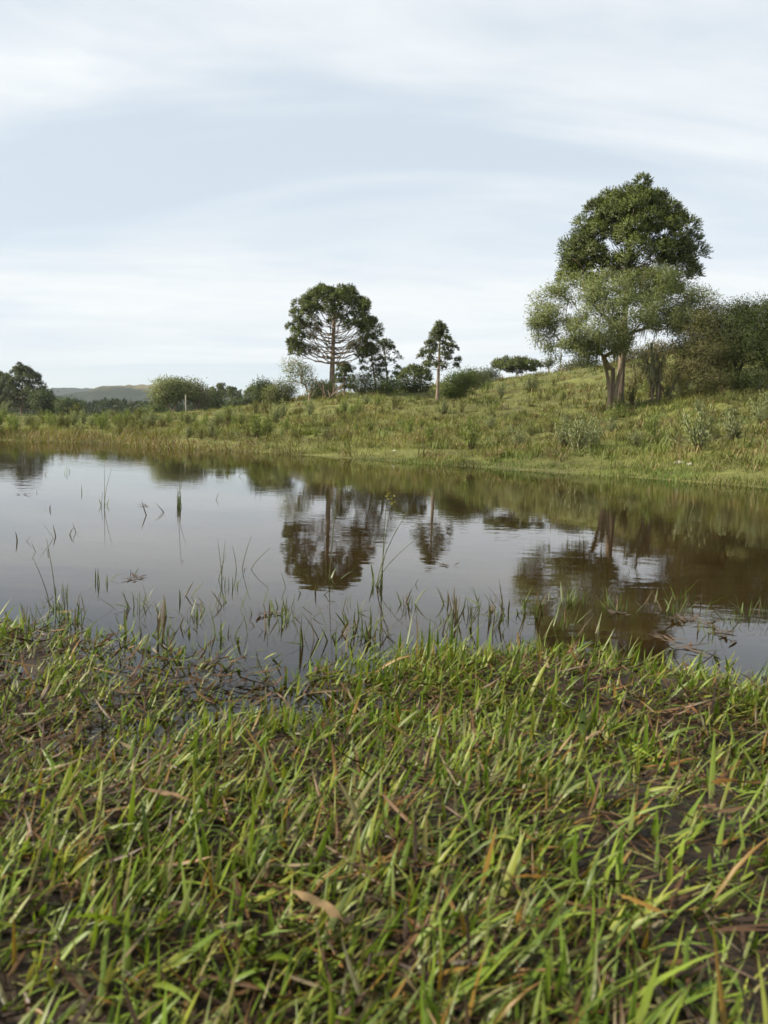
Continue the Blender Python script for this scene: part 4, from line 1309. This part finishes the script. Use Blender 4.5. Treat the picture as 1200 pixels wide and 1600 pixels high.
stalks(590, 915, [(150, 10, True), (135, 18, True), (120, 44, False), (80, 62, False), (95, 28, False), (60, 12, False)], 'reed_clump', 'tall thin reed stalks with yellow seed heads in mid pond')
stalks(517, 905, [(150, 8, False)], 'reed_stalk', 'single hair-thin reed stalk left of the seed-headed clump')
stalks(280, 792, [(88, 4, True), (60, 10, False), (30, -6, False)], 'reed_clump', 'upright reed clump with tall pale stem in open water on the left')
stalks(162, 790, [(66, 2, False), (60, 10, False), (22, 4, False)], 'reed_clump', 'pair of dark thin reed stems in open water far left')
stalks(345, 905, [(62, -6, False), (58, 2, False), (40, 6, False)], 'reed_clump', 'two stiff upright stems among the near water grass')
stalks(378, 890, [(52, 12, False), (34, 42, False), (40, -14, False)], 'reed_clump', 'splayed reed with one stem leaning far right')
stalks(88, 950, [(110, -16, False), (80, -30, False)], 'reed_stalk', 'tall pale blade rising from the left water edge')

# floating bits on the water
for q, (px, py, sc) in enumerate([(37, 773, 1.2), (225, 790, 1), (1098, 974, 2.0), (1120, 990, 1.6), (1070, 966, 1.4), (1092, 1018, 1.5), (700, 884, .8), (580, 855, .8), (415, 960, 1.0), (210, 905, 1.0), (1040, 1000, 1.3), (965, 960, .8)]):
    p = wp(px, py); mb = MB(); k = 9
    blades(mb, np.column_stack([rng.normal(size=(k, 2)) * .012 * sc, np.full(k, .002)]), rng.uniform(0, 6.28, k), 1.45, rng.normal(size=k) * .15, .03 * sc * rng.uniform(.6, 1.3, k), .007, np.array([.07, .045, .025]) * rng.uniform(.6, 1.5, (k, 1)), 4, .3)
    tag(mb.build('floating_debris', M['litter'], None, (p[0], p[1], 0)), 'small dark clot of dead plant bits floating on the pond', 'debris', 'dead plant bits floating on the pond')


# ------------------------------------------------------------------ posts, stones
def post(px, py, D, h, label):
    b = base_at(px, py, D)
    mb = MB()
    z = np.linspace(-.3, h, 7)
    tube(mb, np.stack([.015 * np.sin(z * 3), 0 * z, z], 1), np.full(7, .055), 7)
    tag(mb.build('fence_post', M['post'], None, b, smooth=False), label, 'post')


post(290, 652, 72, 1.75, 'pale upright post in front of the grey-green thin tree')
post(874, 592, 62, 1.15, 'pale post on the crest left of the feathery tree')


def stone(px, py, s_, label, seed):
    p = slope_point(px, py)
    rg = np.random.default_rng(seed)
    import bmesh
    bm = bmesh.new()
    bmesh.ops.create_icosphere(bm, subdivisions=3, radius=1)
    V = np.array([v.co for v in bm.verts]); F = [[v.index for v in f.verts] for f in bm.faces]
    bm.free()
    nz = fbm(V[:, 0] * 2 + 9, V[:, 1] * 2 + V[:, 2] * 1.7, seed, 3)
    V = V * (.7 + .6 * nz[:, None]) * np.array([1.5, .9, .6]) * s_
    mb = MB(); mb.add(V, F)
    tag(mb.build('stone', M['rock'], None, (p[0], p[1], p[2] + .2 * s_)), label, 'stone')


stone(1062, 725, .055, 'pale stone lying in the grass of the far bank on the right', 3)
stone(1078, 727, .038, 'smaller pale stone touching the larger one on the right bank', 4)
stone(617, 705, .03, 'small whitish stone at the middle of the far water edge', 6)


# ------------------------------------------------------------------ fallen leaves and broken stalks in the near grass
def fallen(px, py, L_px, W_px, az, col, label, lift=.03, bend=.5, name='dead_leaf'):
    p = wp(px, py)
    s_ = math.hypot(p[1], CAM_H) / FPX
    mb = MB()
    blades(mb, np.array([[0, 0, 0]]), rad(az), 1.3, bend, L_px * s_ * .7, W_px * s_ * .5, np.array(col) * .6, 12, .5, .6, profile=.35)
    V = mb.v[0]; V += (rng.normal(size=V.shape) * W_px * s_ * .06).astype(np.float32)
    z = max(gz(p[0], p[1]), 0) + lift
    tag(mb.build(name, M['dry'], None, (p[0], p[1], z)), label, 'leaf' if 'leaf' in name else 'stalk')


fallen(455, 1512, 130, 30, -35, (.30, .21, .11), 'large tan curled dead leaf at the bottom of the near grass', .045, .6)
fallen(908, 1262, 60, 13, 40, (.42, .31, .17), 'pale straw-coloured leaf in the middle right of the near grass', .05, .3)
fallen(760, 1268, 60, 13, 170, (.26, .17, .03), 'yellow dead leaf left of the pale straw-coloured one', .03, .4)
fallen(850, 1470, 80, 17, 200, (.30, .15, .03), 'orange wet leaf in the dark puddle at the bottom right', .025, .2)
fallen(960, 1525, 95, 15, -50, (.34, .20, .05), 'long amber leaf pointing down at the bottom right', .03, .3)
fallen(1100, 1335, 60, 14, 10, (.24, .12, .03), 'orange-brown leaf among grass at the right edge', .04, .4)
fallen(800, 1585, 60, 16, 70, (.32, .18, .03), 'bright amber leaf at the very bottom edge', .03, .5)
fallen(90, 965, 40, 14, 10, (.34, .25, .10), 'tan folded leaf at the left water edge', .01, .3)
fallen(650, 1150, 40, 10, 190, (.26, .16, .03), 'small yellow leaf in the grass near the middle', .03, .2)
fallen(225, 1330, 160, 14, -40, (.26, .17, .10), 'broken brown stalk lying across the grass on the left', .055, .1, 'broken_stalk')
fallen(905, 1230, 75, 26, 75, (.10, .145, .035), 'broad fresh green leaf standing in the right near grass', .04, -.9, 'broad_leaf')


# ------------------------------------------------------------------ air
def build_haze():
    x, y0, y1, z0, z1 = 2500, -150, 2300, -25, 110
    V = [(-x, y0, z0), (x, y0, z0), (x, y1, z0), (-x, y1, z0), (-x, y0, z1), (x, y0, z1), (x, y1, z1), (-x, y1, z1)]
    mb = MB(); mb.add(V, None, [(3, 2, 1, 0), (4, 5, 6, 7), (0, 1, 5, 4), (1, 2, 6, 5), (2, 3, 7, 6), (3, 0, 4, 7)])
    m, t, L = mat_new('haze')
    out = N(t, 'ShaderNodeOutputMaterial')
    v = N(t, 'ShaderNodeVolumePrincipled', i_Density=HAZE)
    v.inputs['Color'].default_value = (.86, .93, 1.0, 1)
    L(v.outputs[0], out.inputs['Volume'])
    tag(mb.build('haze', m, smooth=False), 'thin pale air between the camera and the hills', 'haze', None, 'stuff')


HAZE = .0002
build_haze()
